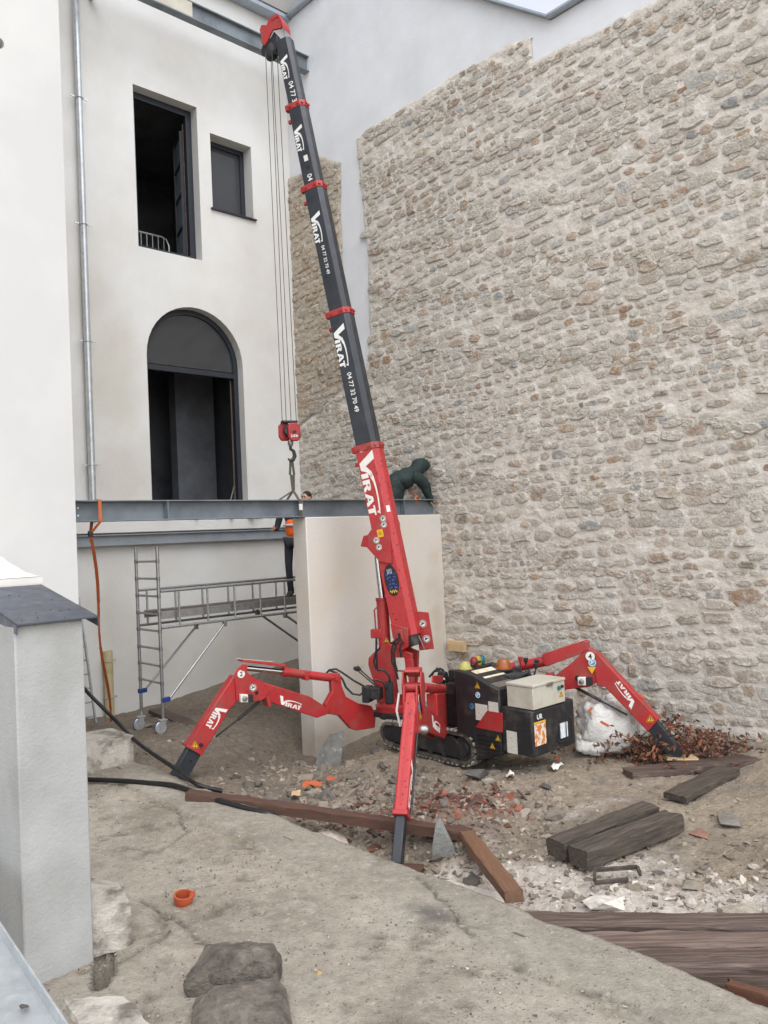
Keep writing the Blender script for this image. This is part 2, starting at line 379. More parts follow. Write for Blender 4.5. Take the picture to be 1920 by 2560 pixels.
mat('concrete_block', lin((196, 189, 178)), .95, var=.15, vs=7, bump=.9, bs=24, bd=.03, c2=lin((118, 110, 100)), amt=.42, s2=4, hard=.2)
mat('rock', lin((128, 119, 108)), .92, var=.25, vs=14, bump=1.0, bs=22, bd=.05, c2=lin((84, 78, 72)), amt=.5, s2=5, hard=.3)
mat('chunk', (1, 1, 1), .95, var=.25, vs=18, bump=.8, bs=40, objc=True)
mat('chunk_attr', (1, 1, 1), .95, var=.25, vs=18, bump=.6, bs=40, attr=True)
mat('blue_plastic', lin((34, 62, 130)), .45, var=.1)
mat('slate', lin((108, 106, 102)), .85, var=.3, vs=10, bump=.5, bs=20, c2=lin((168, 164, 156)), amt=.34, s2=12, hard=.1)

def stain(mname, items, color, soft=.35, sc=1.6):
    """damp marks with their own ragged outline at given places on the wall"""
    m = MATS[mname]; t = m.node_tree; N = t.nodes; L = t.links
    b = next(n for n in N if n.type == 'BSDF_PRINCIPLED'); src = b.inputs['Base Color'].links[0].from_socket
    geo = N.new('ShaderNodeNewGeometry')
    nz = N.new('ShaderNodeTexNoise'); nz.inputs['Scale'].default_value = sc; nz.inputs['Detail'].default_value = 5; L.new(geo.outputs[0], nz.inputs['Vector'])
    tot = None
    for c, rx, rz, a in items:
        s = N.new('ShaderNodeVectorMath'); s.operation = 'SUBTRACT'; L.new(geo.outputs[0], s.inputs[0]); s.inputs[1].default_value = tuple(c)
        k = N.new('ShaderNodeVectorMath'); k.operation = 'MULTIPLY'; L.new(s.outputs[0], k.inputs[0]); k.inputs[1].default_value = (1/rx, 1/rx, 1/rz)
        ln = N.new('ShaderNodeVectorMath'); ln.operation = 'LENGTH'; L.new(k.outputs[0], ln.inputs[0])
        ad = N.new('ShaderNodeMath'); ad.operation = 'MULTIPLY_ADD'; L.new(nz.outputs[0], ad.inputs[0]); ad.inputs[1].default_value = 1.5; L.new(ln.outputs['Value'], ad.inputs[2])
        r = N.new('ShaderNodeMapRange'); r.inputs[1].default_value = 1.75-soft; r.inputs[2].default_value = 1.75; r.inputs[3].default_value = a; r.inputs[4].default_value = 0; L.new(ad.outputs[0], r.inputs[0])
        if tot is None: tot = r.outputs[0]
        else:
            mx = N.new('ShaderNodeMath'); mx.operation = 'MAXIMUM'; L.new(tot, mx.inputs[0]); L.new(r.outputs[0], mx.inputs[1]); tot = mx.outputs[0]
    x = N.new('ShaderNodeMix'); x.data_type = 'RGBA'; L.new(tot, x.inputs[0]); L.new(src, x.inputs[6]); x.inputs[7].default_value = (*color, 1); L.new(x.outputs[2], b.inputs['Base Color'])
stain('render_white', [(FA(4.45, 6.6), .75, 1.9, .5), (FA(4.3, 5.0), 1.0, 1.0, .45), (FA(4.75, 8.3), .5, 1.6, .35), (FA(4.6, 2.0), .7, 2.0, .4), (FA(1.4, 1.2), 3.5, .9, .45)], lin((190, 182, 166)), .8, 1.1)
stain('render_low', [(GW(2.95, 1.8), .35, 1.5, .45), (GW(.2, .2), 1.2, .45, .6), (GW(2.0, .2), 1.2, .4, .5)], lin((168, 154, 134)), .9, 3)

# ================================================================== BACK BUILDING (white facade)
fb = thing('white_facade_building', 'white rendered building with an arched doorway and two dark windows above the girder', 'building', FA(2, 0))
def arch(q0, q1, z0, zs, n=20):
    r = (q1-q0)/2; c = (q0+q1)/2
    return [(q1, z0), (q1, zs)] + [(c+r*math.cos(a), zs+r*math.sin(a)) for a in np.linspace(0, math.pi, n)[1:-1]] + [(q0, zs), (q0, z0)]
W1 = (2.37, 3.79, 9.42, 12.68); W2 = (1.04, 2.07, 10.60, 12.23); AQ = (1.48, 3.70, 4.02, 7.28)
rect = lambda a: [(a[0], a[2]), (a[1], a[2]), (a[1], a[3]), (a[0], a[3])]
mb = MB()
sheet(mb, [(-.3, -1), (10, -1), (10, 15.9), (-.3, 15.9)], [rect(W1), rect(W2), arch(*AQ)], lambda q, z: FA(q, z), -NF*.42)
mb.build('wall', 'render_white', fb)
mb = MB(); mb.prism([FA(-.3, 3.78, .003), FA(9.9, 3.78, .003), FA(9.9, 4.0, .003), FA(-.3, 4.0, .003)], NF*.14); mb.build('ledge', 'render_white', fb, bevel=.012)
# rough threshold mortar on the ledge
mb = MB()
for i in range(46):
    q = random.uniform(.9, 3.9); s = random.uniform(.03, .08)
    c = FA(q, 4.0, random.uniform(.03, .11)); mb.hull([c+V(random.gauss(0, s), random.gauss(0, s), abs(random.gauss(0, s*.5))) for _ in range(7)])
o = mb.build('threshold_mortar', 'concrete_block', fb); o['kind'] = 'stuff'
# openings: frames, panes, rooms
def frame_rect(parent, a, off, wd, th, m='dark_frame', name='window_frame'):
    mb = MB(); q0, q1, z0, z1 = a
    ring_o = [(q0, z0), (q1, z0), (q1, z1), (q0, z1)]; ring_i = [(q0+wd, z0+wd), (q1-wd, z0+wd), (q1-wd, z1-wd), (q0+wd, z1-wd)]
    sheet(mb, ring_o, [ring_i], lambda q, z: FA(q, z, off), -NF*th); return mb.build(name, m, parent, bevel=.004)
w1 = frame_rect(fb, (W1[0]+.004, W1[1]-.004, W1[2]+.004, W1[3]-.004), -.24, .13, .09)
mb = MB(); mb.prism([FA(2.52, 9.6, -.32), FA(2.54, 9.6, -.32), FA(2.54, 12.4, -.32), FA(2.52, 12.4, -.32)], -NF*.02); mb.build('timber_bead', 'wood_dark', fb)
sash = MB()                                            # casement standing open into the room, seen nearly edge-on
for z in (9.6, 10.25, 10.95, 11.6, 12.2): sash.bar(FA(2.56, z, -.36), FA(2.36, z, -1.0), .05, .05)
for of, q in ((-.36, 2.56), (-1.0, 2.36)): sash.bar(FA(q, 9.58, of), FA(q, 12.25, of), .05, .06)
sw = sash.build('casement', 'dark_frame', fb)
for z0, z1 in ((9.63, 10.22), (10.28, 10.92), (10.98, 11.57), (11.63, 12.17)):
    mb = MB(); mb.prism([FA(2.55, z0, -.39), FA(2.37, z0, -.97), FA(2.37, z1, -.97), FA(2.55, z1, -.39)], DF*.008); mb.build('pane', 'zinc_light', sw)
w2 = frame_rect(fb, (W2[0]+.004, W2[1]-.004, W2[2]+.004, W2[3]-.004), -.30, .10, .07)
mb = MB(); mb.prism([FA(W2[0]+.08, W2[2]+.08, -.34), FA(W2[1]-.08, W2[2]+.08, -.34), FA(W2[1]-.08, W2[3]-.08, -.34), FA(W2[0]+.08, W2[3]-.08, -.34)], -NF*.01); mb.build('pane', 'glass_dark', w2)
mb = MB(); mb.prism([FA(W2[0]-.05, W2[2]-.03, -.28), FA(W2[1]+.05, W2[2]-.03, -.28), FA(W2[1]+.05, W2[2]+.005, -.28), FA(W2[0]-.05, W2[2]+.005, -.28)], NF*.34); mb.build('window_sill', 'dark_frame', fb, bevel=.004)
mb = MB(); ao = arch(AQ[0]+.004, AQ[1]-.004, AQ[2]+.004, AQ[3]); ai = arch(AQ[0]+.11, AQ[1]-.11, AQ[2]+.06, AQ[3])
sheet(mb, ao, [ai], lambda q, z: FA(q, z, -.20), -NF*.09)
mb.bar(FA(AQ[0]+.11, 7.10, -.245), FA(AQ[1]-.11, 7.10, -.245), .085, .11)
adf = mb.build('door_frame', 'dark_frame', fb, bevel=.004)
r = 1.0; cq = (AQ[0]+AQ[1])/2
mb = MB(); mb.prism([FA(cq+1.02*math.cos(a), max(7.16, AQ[3]+1.02*math.sin(a)), -.24) for a in np.linspace(-.1, math.pi+.1, 26)], -NF*.012); mb.build('fanlight_pane', 'glass_dark', adf)
mb = MB(); mb.bar(FA(1.615, 4.1, -.30), FA(1.615, 7.02, -.30), .016, .03); mb.build('timber_bead', 'wood_dark', fb)
for (q0, q1, z0, z1, dep) in ((.6, 6.0, 9.25, 13.0, 4.0), (.4, 5.6, 3.95, 8.7, 3.2)):
    mb = MB(); A = lambda q, z, d_: FA(q, z, -.425-d_)
    for pts in ([A(q0, z0, 0), A(q1, z0, 0), A(q1, z0, dep), A(q0, z0, dep)], [A(q0, z1, 0), A(q1, z1, 0), A(q1, z1, dep), A(q0, z1, dep)],
                [A(q0, z0, dep), A(q1, z0, dep), A(q1, z1, dep), A(q0, z1, dep)], [A(q0, z0, 0), A(q0, z0, dep), A(q0, z1, dep), A(q0, z1, 0)],
                [A(q1, z0, 0), A(q1, z0, dep), A(q1, z1, dep), A(q1, z1, 0)]): mb.face(pts)
    mb.build('room_lining', 'interior', fb, smooth=0)
mb = MB(); mb.box(FA(1.5, 6.0, -2.2), (DF, NF, UP), (.5, .15, 2.0)); mb.build('inner_wall', 'interior', fb)
# leaning rod in the doorway
mb = MB(); mb.cyl(FA(1.75, 4.0, -.5), FA(1.58, 4.75, -.36), .018); tag(mb.build('leaning_rod', 'alu'), 'thin metal rod leaning inside the arched doorway', 'rod')
# eave and roof edge of the white building
mb = MB(); mb.prism([FA(-.6, 15.95, -.4), FA(-.6, 15.95, .72), FA(-.6, 16.08, .72), FA(-.6, 17.2, -3), FA(-.6, 15.95, -3)], -DF*10.6); mb.build('roof', 'zinc_light', fb)
mb = MB(); mb.bar(FA(-.4, 15.42, .15), FA(9.9, 15.42, .15), .28, .10); mb.build('eave_board', 'zinc_light', fb, bevel=.01)
mb = MB(); pts = [FA(-.6, 15.98, .80)+DF*0+UP*0, FA(10, 15.98, .80)]; mb.tube(pts, .075, 12); mb.build('gutter', 'zinc_light', fb)
# stepped cornice below the eave
mb = MB(); mb.prism([FA(-.25, 15.5, .003), FA(-.25, 15.5, .30), FA(-.25, 15.94, .70), FA(-.25, 15.94, .003)], -DF*10.2); mb.build('soffit', 'render_left', fb)

# the high steel joist hanging across the facade
hj = thing('high_joist', 'grey steel joist high across the white facade, behind the crane boom tip', 'joist', FA(1.5, 13.9, .8))
mb = MB(); h0, h1 = 13.92, 14.25
for z in (h0, h1): mb.box(FA(2.0, z, .80), (DF, NF, UP), (2.13, .09, .012))
mb.box(FA(2.0, (h0+h1)/2, .80), (DF, NF, UP), (2.13, .008, .153)); mb.build('joist', 'girder_grey', hj)
mb = MB()
for z in (h0, h1): mb.box(FA(7.0, z, .80), (DF, NF, UP), (2.87, .09, .012))
mb.box(FA(7.0, (h0+h1)/2, .80), (DF, NF, UP), (2.87, .008, .153)); mb.build('joist', 'girder_grey', hj)
mb = MB(); mb.box(FA(3.95, 14.085, .85), (DF, NF, UP), (1.05, .035, .15)); mb.build('timber_packing', 'beige_box', hj, bevel=.005)
for q in (4.6, 8.5):
    mb = MB(); mb.bar(FA(q, 14.085, .0), FA(q, 14.085, .79), .08, .12); mb.build('bracket', 'girder_grey', hj)

# downpipe
dp = thing('downpipe', 'grey galvanised downpipe running down the recess of the white facade', 'pipe', FA(4.93, 4, .1))
for z0, z1, rr in ((4.0, 6.85, .062), (6.85, 9.75, .060), (9.75, 16.0, .058)):
    mb = MB(); mb.cyl(FA(4.93, z0, .11), FA(4.93, z1+.04, .11), rr+ .002*(z0 < 9), rr, 18); mb.build('pipe_length', 'galva', dp)
for z in (5.05, 7.35, 9.55, 11.95):
    mb = MB(); mb.tube([FA(4.93, z, .11)+(DF*math.cos(a)+NF*math.sin(a))*.072 for a in np.linspace(0, 2*math.pi, 17)], .009, 6)
    mb.bar(FA(5.02, z, .12), FA(5.10, z, .12), .02, .025); mb.bar(FA(4.84, z, .12), FA(4.77, z, .12), .02, .025); mb.bar(FA(4.93, z, .03), FA(4.93, z, 0), .012, .012)
    mb.build('pipe_clip', 'galva', dp)

# lower channel on the facade
lc = thing('wall_channel', 'long blue grey steel channel bolted along the white wall under the ledge', 'channel', FA(3, 3.5, .2))
mb = MB(); mb.prism([FA(-.25, 3.545, .0), FA(-.25, 3.545, .16), FA(-.25, 3.565, .16), FA(-.25, 3.565, .10), FA(-.25, 3.735, .10), FA(-.25, 3.735, .16), FA(-.25, 3.755, .16), FA(-.25, 3.755, .0)], -DF*8.4)
mb.build('channel', 'girder_blue', lc)
mb = MB()
for q in np.arange(.6, 6, .55): mb.cyl(FA(q, 3.65, .10), FA(q, 3.65, .118), .016, seg=8)
mb.build('bolt_heads', 'girder_blue', lc)['kind'] = 'stuff'
mb = MB(); mb.bar(FA(1.75, 4.02, .06), FA(1.35, 4.03, .07), .035, .03); ham = thing('hammer', 'wooden handled hammer lying on the ledge above the wall channel', 'hammer', FA(1.5, 4.0, .07))
mb.build('handle', 'wood_brown', ham, bevel=.006); mb = MB(); mb.box(FA(1.30, 4.035, .07), (DF, NF, UP), (.045, .06, .032)); mb.build('hammer_head', 'steel', ham, bevel=.008)

# ================================================================== LEFT BUILDING
LE = V(-3.70, 9.60, 0)
lb = thing('left_white_building', 'tall plain white rendered wall filling the left edge', 'building', LE-DF*3)
mb = MB(); hp = [(.72+.07*math.cos(a)*1.0, 9.42+.07*math.sin(a)) for a in np.linspace(0, 2*math.pi, 13)[:-1]]
sheet(mb, [(0, -.6), (7, -.6), (7, 17), (0, 17)], [hp], lambda q, z: LE - DF*q + UP*z, DS*.5); 
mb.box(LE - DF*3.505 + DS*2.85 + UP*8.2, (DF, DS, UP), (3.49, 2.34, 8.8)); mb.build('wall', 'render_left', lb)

# ================================================================== STONE WALL
sw_t = thing('stone_wall', 'tall rubble stone party wall with pale mortar joints and a white rendered gable part', 'wall', SW(6, 0))
top = [(-.3, 15.41), (2.6, 15.41), (7.23, 11.82), (16, 11.80)]
mb = MB(); mb.prism([SW(s, t, 0) for s, t in top[::-1]] + [SW(-.3, -1), SW(16, -1)], -NS*.6); mb.build('rendered_body', 'render_gable', sw_t)
mb = MB()                                                   # flashing on the wall head
for (a, b) in zip(top[:-1], top[1:]):
    p0 = SW(a[0], a[1]+.035, -.26); p1 = SW(b[0], b[1]+.035, -.26); mb.bar(p0, p1, .78, .05, up=UP)
mb.build('coping', 'zinc_light', sw_t, bevel=.01)
RIGHT = [(2.36, 11.80), (2.80, 11.87), (4.13, 11.86), (5.32, 11.89), (6.38, 11.85), (6.86, 11.73), (6.84, 11.31), (8.39, 11.22), (9.3, 11.2), (16, 11.2), (16, -.8), (-.35, -.8), (-.35, 5.9), (.8, 6.4), (2.3, 6.9), (2.49, 7.4), (2.54, 9.2)]
LEFT = [(-.35, 11.88), (.62, 11.78), (.95, 12.0), (1.82, 11.5), (1.74, 8.9), (1.9, 7.6), (2.0, 6.65), (.8, 6.4), (-.35, 5.9)]
def prow(poly, m, seed, off=.055, sp=.027):
    xs = np.arange(min(p[0] for p in poly)-.05, min(14.2, max(p[0] for p in poly))+.05, sp); ts = np.arange(min(p[1] for p in poly)-.05, max(p[1] for p in poly)+.05, sp)
    S_, T_ = np.meshgrid(xs, ts); jx = fbm(S_*3, T_*3, 3, seed)*.05; jy = fbm(S_*3+40, T_*3, 3, seed+5)*.05
    inside = inpoly(S_+jx, T_+jy, poly); ed = edist(S_+jx, T_+jy, poly)
    h = off*np.clip(ed/.05, 0, 1)**.6 - .012
    n1 = fbm(S_*2.6, T_*5.5, 4, seed+1); n2 = fbm(S_*7, T_*13, 5, seed+2, .6); n3 = 1-np.abs(fbm(S_*4.5, T_*10, 4, seed+3, .6))*2.5
    h = h + (.008*n1 + .017*n2 + .011*n3)*np.clip(ed/.1, 0, 1)
    P = CO[None, None, :] - DS*S_[..., None] + NS*h[..., None] + UP*T_[..., None]
    o = grid_mesh('mortar_bed', P, inside, m, sw_t); return o
prow(RIGHT, 'mortar', 11); prow(LEFT, 'mortar_old', 31)
PAL = [((196, 185, 169), 5), ((202, 193, 179), 5), ((190, 172, 150), 3.5), ((182, 148, 114), 1.4), ((166, 132, 104), 1.2), ((178, 178, 174), 1.2), ((160, 161, 160), .45), ((182, 154, 130), 1.6), ((152, 134, 118), .7)]
PW = np.array([p[1] for p in PAL]); PW = PW/PW.sum()
MORT = V(*lin((217, 210, 199))); MOLD = V(*lin((192, 180, 162)))
stones = []
t = -.5; row = 0
while t < 12:
    rh = random.choice([.075, .09, .10, .12, .14, .17]); s = -.3 + random.uniform(0, .3)
    while s < 13.6:
        ln = rh*random.uniform(1.1, 3.0); cs, ct = s+ln/2, t+rh/2 + .07*math.sin(s*.8+row*.7) + .05*math.sin(s*2.3+row)
        s += ln + random.uniform(.02, .055)
        inR = inpoly(np.array([cs]), np.array([ct]), RIGHT)[0]; inL = inpoly(np.array([cs]), np.array([ct]), LEFT)[0]
        if not (inR or inL) or random.random() < .07: continue
        poly = RIGHT if inR else LEFT
        if edist(np.array([cs]), np.array([ct]), poly)[0] < .09: 
            if 6.3 > ct or not (ct < 7): continue
        stones.append((cs, ct, ln/2*random.uniform(.96, 1.16), rh/2*random.uniform(.98, 1.25), inL))
    t += rh + random.uniform(.012, .03); row += 1
def stone_geo(cs, ct, a, b):
    n = random.choice([8, 9, 10]); ph = random.uniform(0, 6.28); ro = random.uniform(-.22, .22); h = random.uniform(.005, .022)*min(1.5, b/.06)
    if random.random() < .2: h *= .3
    ex = random.uniform(.55, .85); rad = [random.uniform(.72, 1.14) for _ in range(n)]
    rings = [(1.12, -.03), (1.0, .45*h), (.80, .95*h), (.42, h)]; vs = []; tilt = (random.uniform(-.35, .35), random.uniform(-.5, .3))
    for sc, hh in rings:
        for k in range(n):
            an = 2*math.pi*k/n+ph*0; c, s_ = math.cos(an), math.sin(an)
            x = a*rad[k]*sc*math.copysign(abs(c)**ex, c); y = b*rad[(k+2) % n]*sc*math.copysign(abs(s_)**ex, s_)
            xx = x*math.cos(ro*.6)-y*math.sin(ro*.6); yy = x*math.sin(ro*.6)+y*math.cos(ro*.6)
            hh2 = hh + (random.uniform(-.4, .4)*h + (tilt[0]*x/a + tilt[1]*y/b)*h*.6 if sc < .96 else 0)
            vs.append(SW(cs+xx, ct+yy, .056+hh2))
    vs.append(SW(cs, ct, .056+h*random.uniform(.8, 1.2)))
    fs = []
    for i in range(3):
        for k in range(n): fs.append((i*n+k, i*n+(k+1) % n, (i+1)*n+(k+1) % n, (i+1)*n+k))
    for k in range(n): fs.append((3*n+k, 3*n+(k+1) % n, 4*n))
    return vs, fs
def stone_mesh_obj(name, items):
    mb = MB(); cols = []
    for (cs, ct, a, b, old) in items:
        vs, fs = stone_geo(cs, ct, a, b); mb.add(vs, fs)
        c = np.array(lin(PAL[rng.choice(len(PAL), p=PW)][0]))*random.uniform(.82, 1.1)
        if old: c = c*V(.95, .88, .78)
        nr_ = (len(vs)-1)//4; mo = MOLD if old else MORT; k1 = random.uniform(.8, 1.0) if random.random() < .2 else random.uniform(.05, .85)**1.3
        cols += [mo]*nr_ + [mo*.6+c*.4]*nr_ + [c*k1+mo*(1-k1)]*nr_ + [c*(.35+.65*k1)+mo*(.65-.65*k1)]*(nr_+1)
    P = np.array(mb.v); loc = P.mean(0); me = bpy.data.meshes.new(name); me.from_pydata((P-loc).tolist(), [], mb.f)
    ca = me.color_attributes.new('Col', 'FLOAT_COLOR', 'POINT'); c4 = np.ones((len(P), 4)); c4[:, :3] = cols; ca.data.foreach_set('color', c4.ravel())
    bm = bmesh.new(); bm.from_mesh(me); bmesh.ops.recalc_face_normals(bm, faces=bm.faces)
    bm.to_mesh(me); bm.free(); me.shade_smooth(); me.set_sharp_from_angle(angle=R(28))
    if len(items) == 1:
        pass
    me.materials.append(MATS['stone']); o = bpy.data.objects.new(name, me); link(o, sw_t, loc); return o
def onscreen(p):
    q = p-CAM; z = np.dot(q, _f)
    if z < .1: return None
    return 960+FPX*np.dot(q, CR)/z, 1280-FPX*np.dot(q, CU)/z, z
def sarea(it):
    r_ = onscreen(SW(it[0], it[1]))
    if r_ is None or not (-20 < r_[0] < 1940 and -20 < r_[1] < 1850): return 0
    return it[2]*it[3]/r_[2]**2
stones.sort(key=sarea, reverse=True)
for it in stones[:300]: stone_mesh_obj('stone', [it])
rest = stone_mesh_obj('small_stones', stones[300:]); rest['kind'] = 'stuff'
# neighbour's tiled roof just behind the wall head
nr = thing('neighbour_roof', 'terracotta tiled roof slope just behind the head of the stone wall', 'roof', SW(8, 11.9, -.8))
mb = MB(); mb.prism([SW(5.0, 11.7, -.7), SW(15, 11.7, -.7), SW(15, 12.9, -4.5), SW(5.0, 12.9, -4.5)], -UP*.1); mb.build('roof_deck', 'wood_pale', nr)
for i in range(26):
    for j in range(3):
        mb = MB(); s0 = 5.4+i*.22; a = j*.9; hgt = 11.78+a*.29
        pts = [SW(s0+.10*math.cos(x), hgt+.075*math.sin(x), -.72-a) for x in np.linspace(0, math.pi, 7)]
        pts2 = [SW(s0+.085*math.cos(x), hgt+.3+.06*math.sin(x), -.72-a-.98) for x in np.linspace(0, math.pi, 7)]
        n = 7; mb.add(pts+pts2, [(k, k+1, n+k+1, n+k) for k in range(n-1)]); o = mb.build('roof_tile', 'tile', nr)

# ================================================================== LOW WALL UNDER THE GIRDER
gw = thing('girder_wall', 'cream rendered low wall carrying the steel girder beside the stone wall', 'wall', GW(1.6, 0, -.2))
mb = MB(); mb.prism([GW(0, -.8), GW(3.17, -.8), GW(3.17, 3.855), GW(0, 3.855)], -NF*.36); mb.build('wall', 'render_low', gw, bevel=.015)

# ================================================================== GROUND
E0 = V(-.75, 8.19, 0)                                   # a point on the slab's edge; the edge runs parallel to the stone wall
def ctrl():
    c = [(-1.26, 12.84, 0), (-.7, 12.6, .1), (*FA(4.6, 0)[:2], .38), (*FA(3.8, 0)[:2], .46), (*FA(.4, 0)[:2], .88), (*FA(2, 0)[:2], .66), (-3.63, 12.68, .56), (-4.14, 13.23, .50), (-2.6, 12.6, .45),
         (.1, 12.3, .33), (.9, 10.9, .30), (1.8, 10.2, .40), (1.2, 12.0, .4), (-2.86, 10.73, .33), (3.64, 10.49, .34), (*SW(10, 0)[:2], .52), (*SW(7.5, 0)[:2], .42), (*SW(5, 0)[:2], .55), (*SW(13, 0)[:2], .5),
         (0, 8.55, -.02), (-1.4, 9.4, .22), (.35, 7.6, -.1), (1.1, 6.75, .0), (1.9, 5.85, -.5), (2.3, 5.3, -.75), (3.0, 5.2, -.75), (3.4, 6.6, .25), (4, 7.5, .33), (1.9, 8.2, .2), (2.2, 7.2, .22), (-2.5, 10.4, .3), (-1.2, 10.6, .15), (-.2, 10.0, .24),
         (5, 8.5, .4), (6, 6, .3), (2.6, 9.4, .36), (.5, 9.3, .28), (.9, 8.6, .16), (-1.9, 11.8, .18), (-6, 14, .4), (-8, 8, .2), (0, 3, -.2), (8, 12, .4), (0, 20, .6)]
    return np.array(c, float)
CT = ctrl()
def base_h(x, y):
    x = np.asarray(x, float); y = np.asarray(y, float); num = 0; den = 0
    for cx, cy, cz in CT:
        d2 = (x-cx)**2+(y-cy)**2+.06; wgt = 1/d2**1.6; num = num+wgt*cz; den = den+wgt
    return num/den
def edge_d(x, y): return (x-E0[0])*DF[0]+(y-E0[1])*DF[1]
def gh(x, y):
    h = base_h(x, y) + .045*fbm(x*.9, y*.9, 3, 3) + .035*fbm(x*3, y*3, 3, 9) + .018*fbm(x*11, y*11, 3, 21)
    h = h + .16*np.exp(-(((x-.75)/.75)**2+((y-9.25)/.55)**2)) + .10*np.exp(-(((x+.6)/.9)**2+((y-10.3)/.5)**2))
    ed = edge_d(x, y); return np.where(ed < -.25, np.minimum(h, -.25), h)
def axis(a0, b0, b1, a1, fine, coarse):
    return np.concatenate([np.arange(a0, b0, coarse), np.arange(b0, b1, fine), np.arange(b1, a1+coarse, coarse)])
xs = axis(-60, -6.2, 6.8, 60, .036, 1.5); ys = axis(-50, 4.4, 15.5, 70, .036, 1.5)
X, Y = np.meshgrid(xs, ys); Zg = gh(X, Y)
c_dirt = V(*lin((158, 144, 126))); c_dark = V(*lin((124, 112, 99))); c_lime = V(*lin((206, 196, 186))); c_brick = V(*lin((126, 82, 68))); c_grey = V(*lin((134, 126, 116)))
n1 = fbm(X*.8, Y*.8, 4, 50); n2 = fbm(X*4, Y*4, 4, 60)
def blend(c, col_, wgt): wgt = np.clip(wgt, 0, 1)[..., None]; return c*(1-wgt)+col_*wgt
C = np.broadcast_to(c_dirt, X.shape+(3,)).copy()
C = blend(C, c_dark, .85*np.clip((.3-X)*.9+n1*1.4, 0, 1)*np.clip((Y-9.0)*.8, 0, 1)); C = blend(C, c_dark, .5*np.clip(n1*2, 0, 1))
C = blend(C, c_grey, .5*np.clip(n2*2, 0, 1))
lime = np.exp(-(((X-1.55)/.95)**2+((Y-7.6)/.75)**2)) + .8*np.exp(-(((X-.55)/.5)**2+((Y-8.0)/.4)**2)) + .9*np.exp(-(((X-3.0)/1.3)**2+((Y-6.9)/.5)**2)) + .5*np.exp(-(((X-2.1)/.6)**2+((Y-9.2)/.2)**2)) + .5*np.exp(-(((X+1.0)/.35)**2+((Y-9.1)/.2)**2))
C = blend(C, c_lime, np.clip((lime-.33+n2*.55)*2.2, 0, .92))
br = np.exp(-(((X-.8)/.8)**2+((Y-9.35)/.55)**2)) + .6*np.exp(-(((X+.5)/.8)**2+((Y-9.6)/.35)**2))
C = blend(C, c_brick, np.clip((br-.4+n2*.5)*1.3, 0, .7))
C = C*(1+.25*fbm(X*14, Y*14, 3, 77))[..., None]
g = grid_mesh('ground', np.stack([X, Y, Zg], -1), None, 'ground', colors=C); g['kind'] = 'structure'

# concrete slab in the foreground, its free edge parallel to the stone wall
SZ = .50
a_ = np.arange(-5.2, 4.95, .028); b_ = np.concatenate([np.array([-.0, .0]), -np.arange(.0, 6.2, .028)])
A_, B_ = np.meshgrid(a_, b_)
XX = E0[0]+DS[0]*A_+DF[0]*B_; YY = E0[1]+DS[1]*A_+DF[1]*B_
rough = .012*fbm(XX*1.5, YY*1.5, 2, 80)+.009*fbm(XX*9, YY*9, 4, 81, .7)
pit = fbm(XX*5.2, YY*5.2, 4, 83); rough = rough - .07*np.clip(pit-.36, 0, 1)
curb = B_ > -.62                                          # smoother kerb strip along the edge, with a ragged joint behind it
joint = np.exp(-((B_+.62+.07*fbm(A_*1.6, A_*0+3, 3, 90))/.030)**2)
mask_j = np.clip(fbm(A_*1.1, A_*0, 2, 95)*2+.75, 0, 1)
rough = rough*np.where(curb, .55, 1.5) - .05*joint*mask_j
def crackline(pts, wd):
    d_ = np.full(XX.shape, 9.0); P_ = [onz(*p, SZ)[:2] for p in pts]; jx = .05*fbm(XX*6, YY*6, 4, 130); jy = .05*fbm(XX*6+9, YY*6, 4, 131)
    for (ax, ay), (bx, by) in zip(P_[:-1], P_[1:]):
        L2 = (bx-ax)**2+(by-ay)**2; t_ = np.clip(((XX+jx-ax)*(bx-ax)+(YY+jy-ay)*(by-ay))/L2, 0, 1); d_ = np.minimum(d_, np.hypot(XX+jx-ax-t_*(bx-ax), YY+jy-ay-t_*(by-ay)))
    return np.exp(-(d_/wd)**2)
CRK = np.maximum.reduce([crackline([(1460, 2470), (1620, 2540), (1700, 2600)], .018), crackline([(440, 2020), (470, 2080), (400, 2130), (300, 2120)], .016), crackline([(350, 2250), (420, 2290), (480, 2330), (520, 2370), (620, 2360)], .016), crackline([(300, 2400), (420, 2330)], .012), crackline([(1040, 2190), (1120, 2270), (1180, 2340)], .014)])
PIT = inpoly(XX, YY, [tuple(onz(x, y, SZ)[:2]) for x, y in ((232, 2385), (283, 2372), (288, 2420), (262, 2472), (232, 2480))])
rough = rough - .03*CRK - np.where(PIT, .42, 0)
Zs = SZ + rough + np.where(curb, .012, 0)
ejit = .075*fbm(A_*2.2, A_*0+9, 5, 97, .65)
XX = XX + DF[0]*np.where(B_ > -.3, ejit, 0); YY = YY + DF[1]*np.where(B_ > -.3, ejit, 0)
Zs[1, :] += -.015; Zs[0, :] = -.9
cs1 = V(*lin((170, 160, 146))); cs2 = V(*lin((142, 132, 118))); cs3 = V(*lin((190, 180, 165))); moss = V(*lin((120, 118, 84))); soot = V(*lin((96, 92, 88)))
m1 = fbm(XX*1.1, YY*1.1, 5, 100); m2 = fbm(XX*6, YY*6, 4, 101)
Cs = np.broadcast_to(cs1, XX.shape+(3,)).copy(); Cs = blend(Cs, cs2, .9*np.clip(m1*1.6+m2*.5, 0, 1)); Cs = blend(Cs, cs3, .7*np.clip(-m1*1.5+m2*.4, 0, 1))
Cs = blend(Cs, V(*lin((146, 141, 127))), np.where(curb, .35, 0))
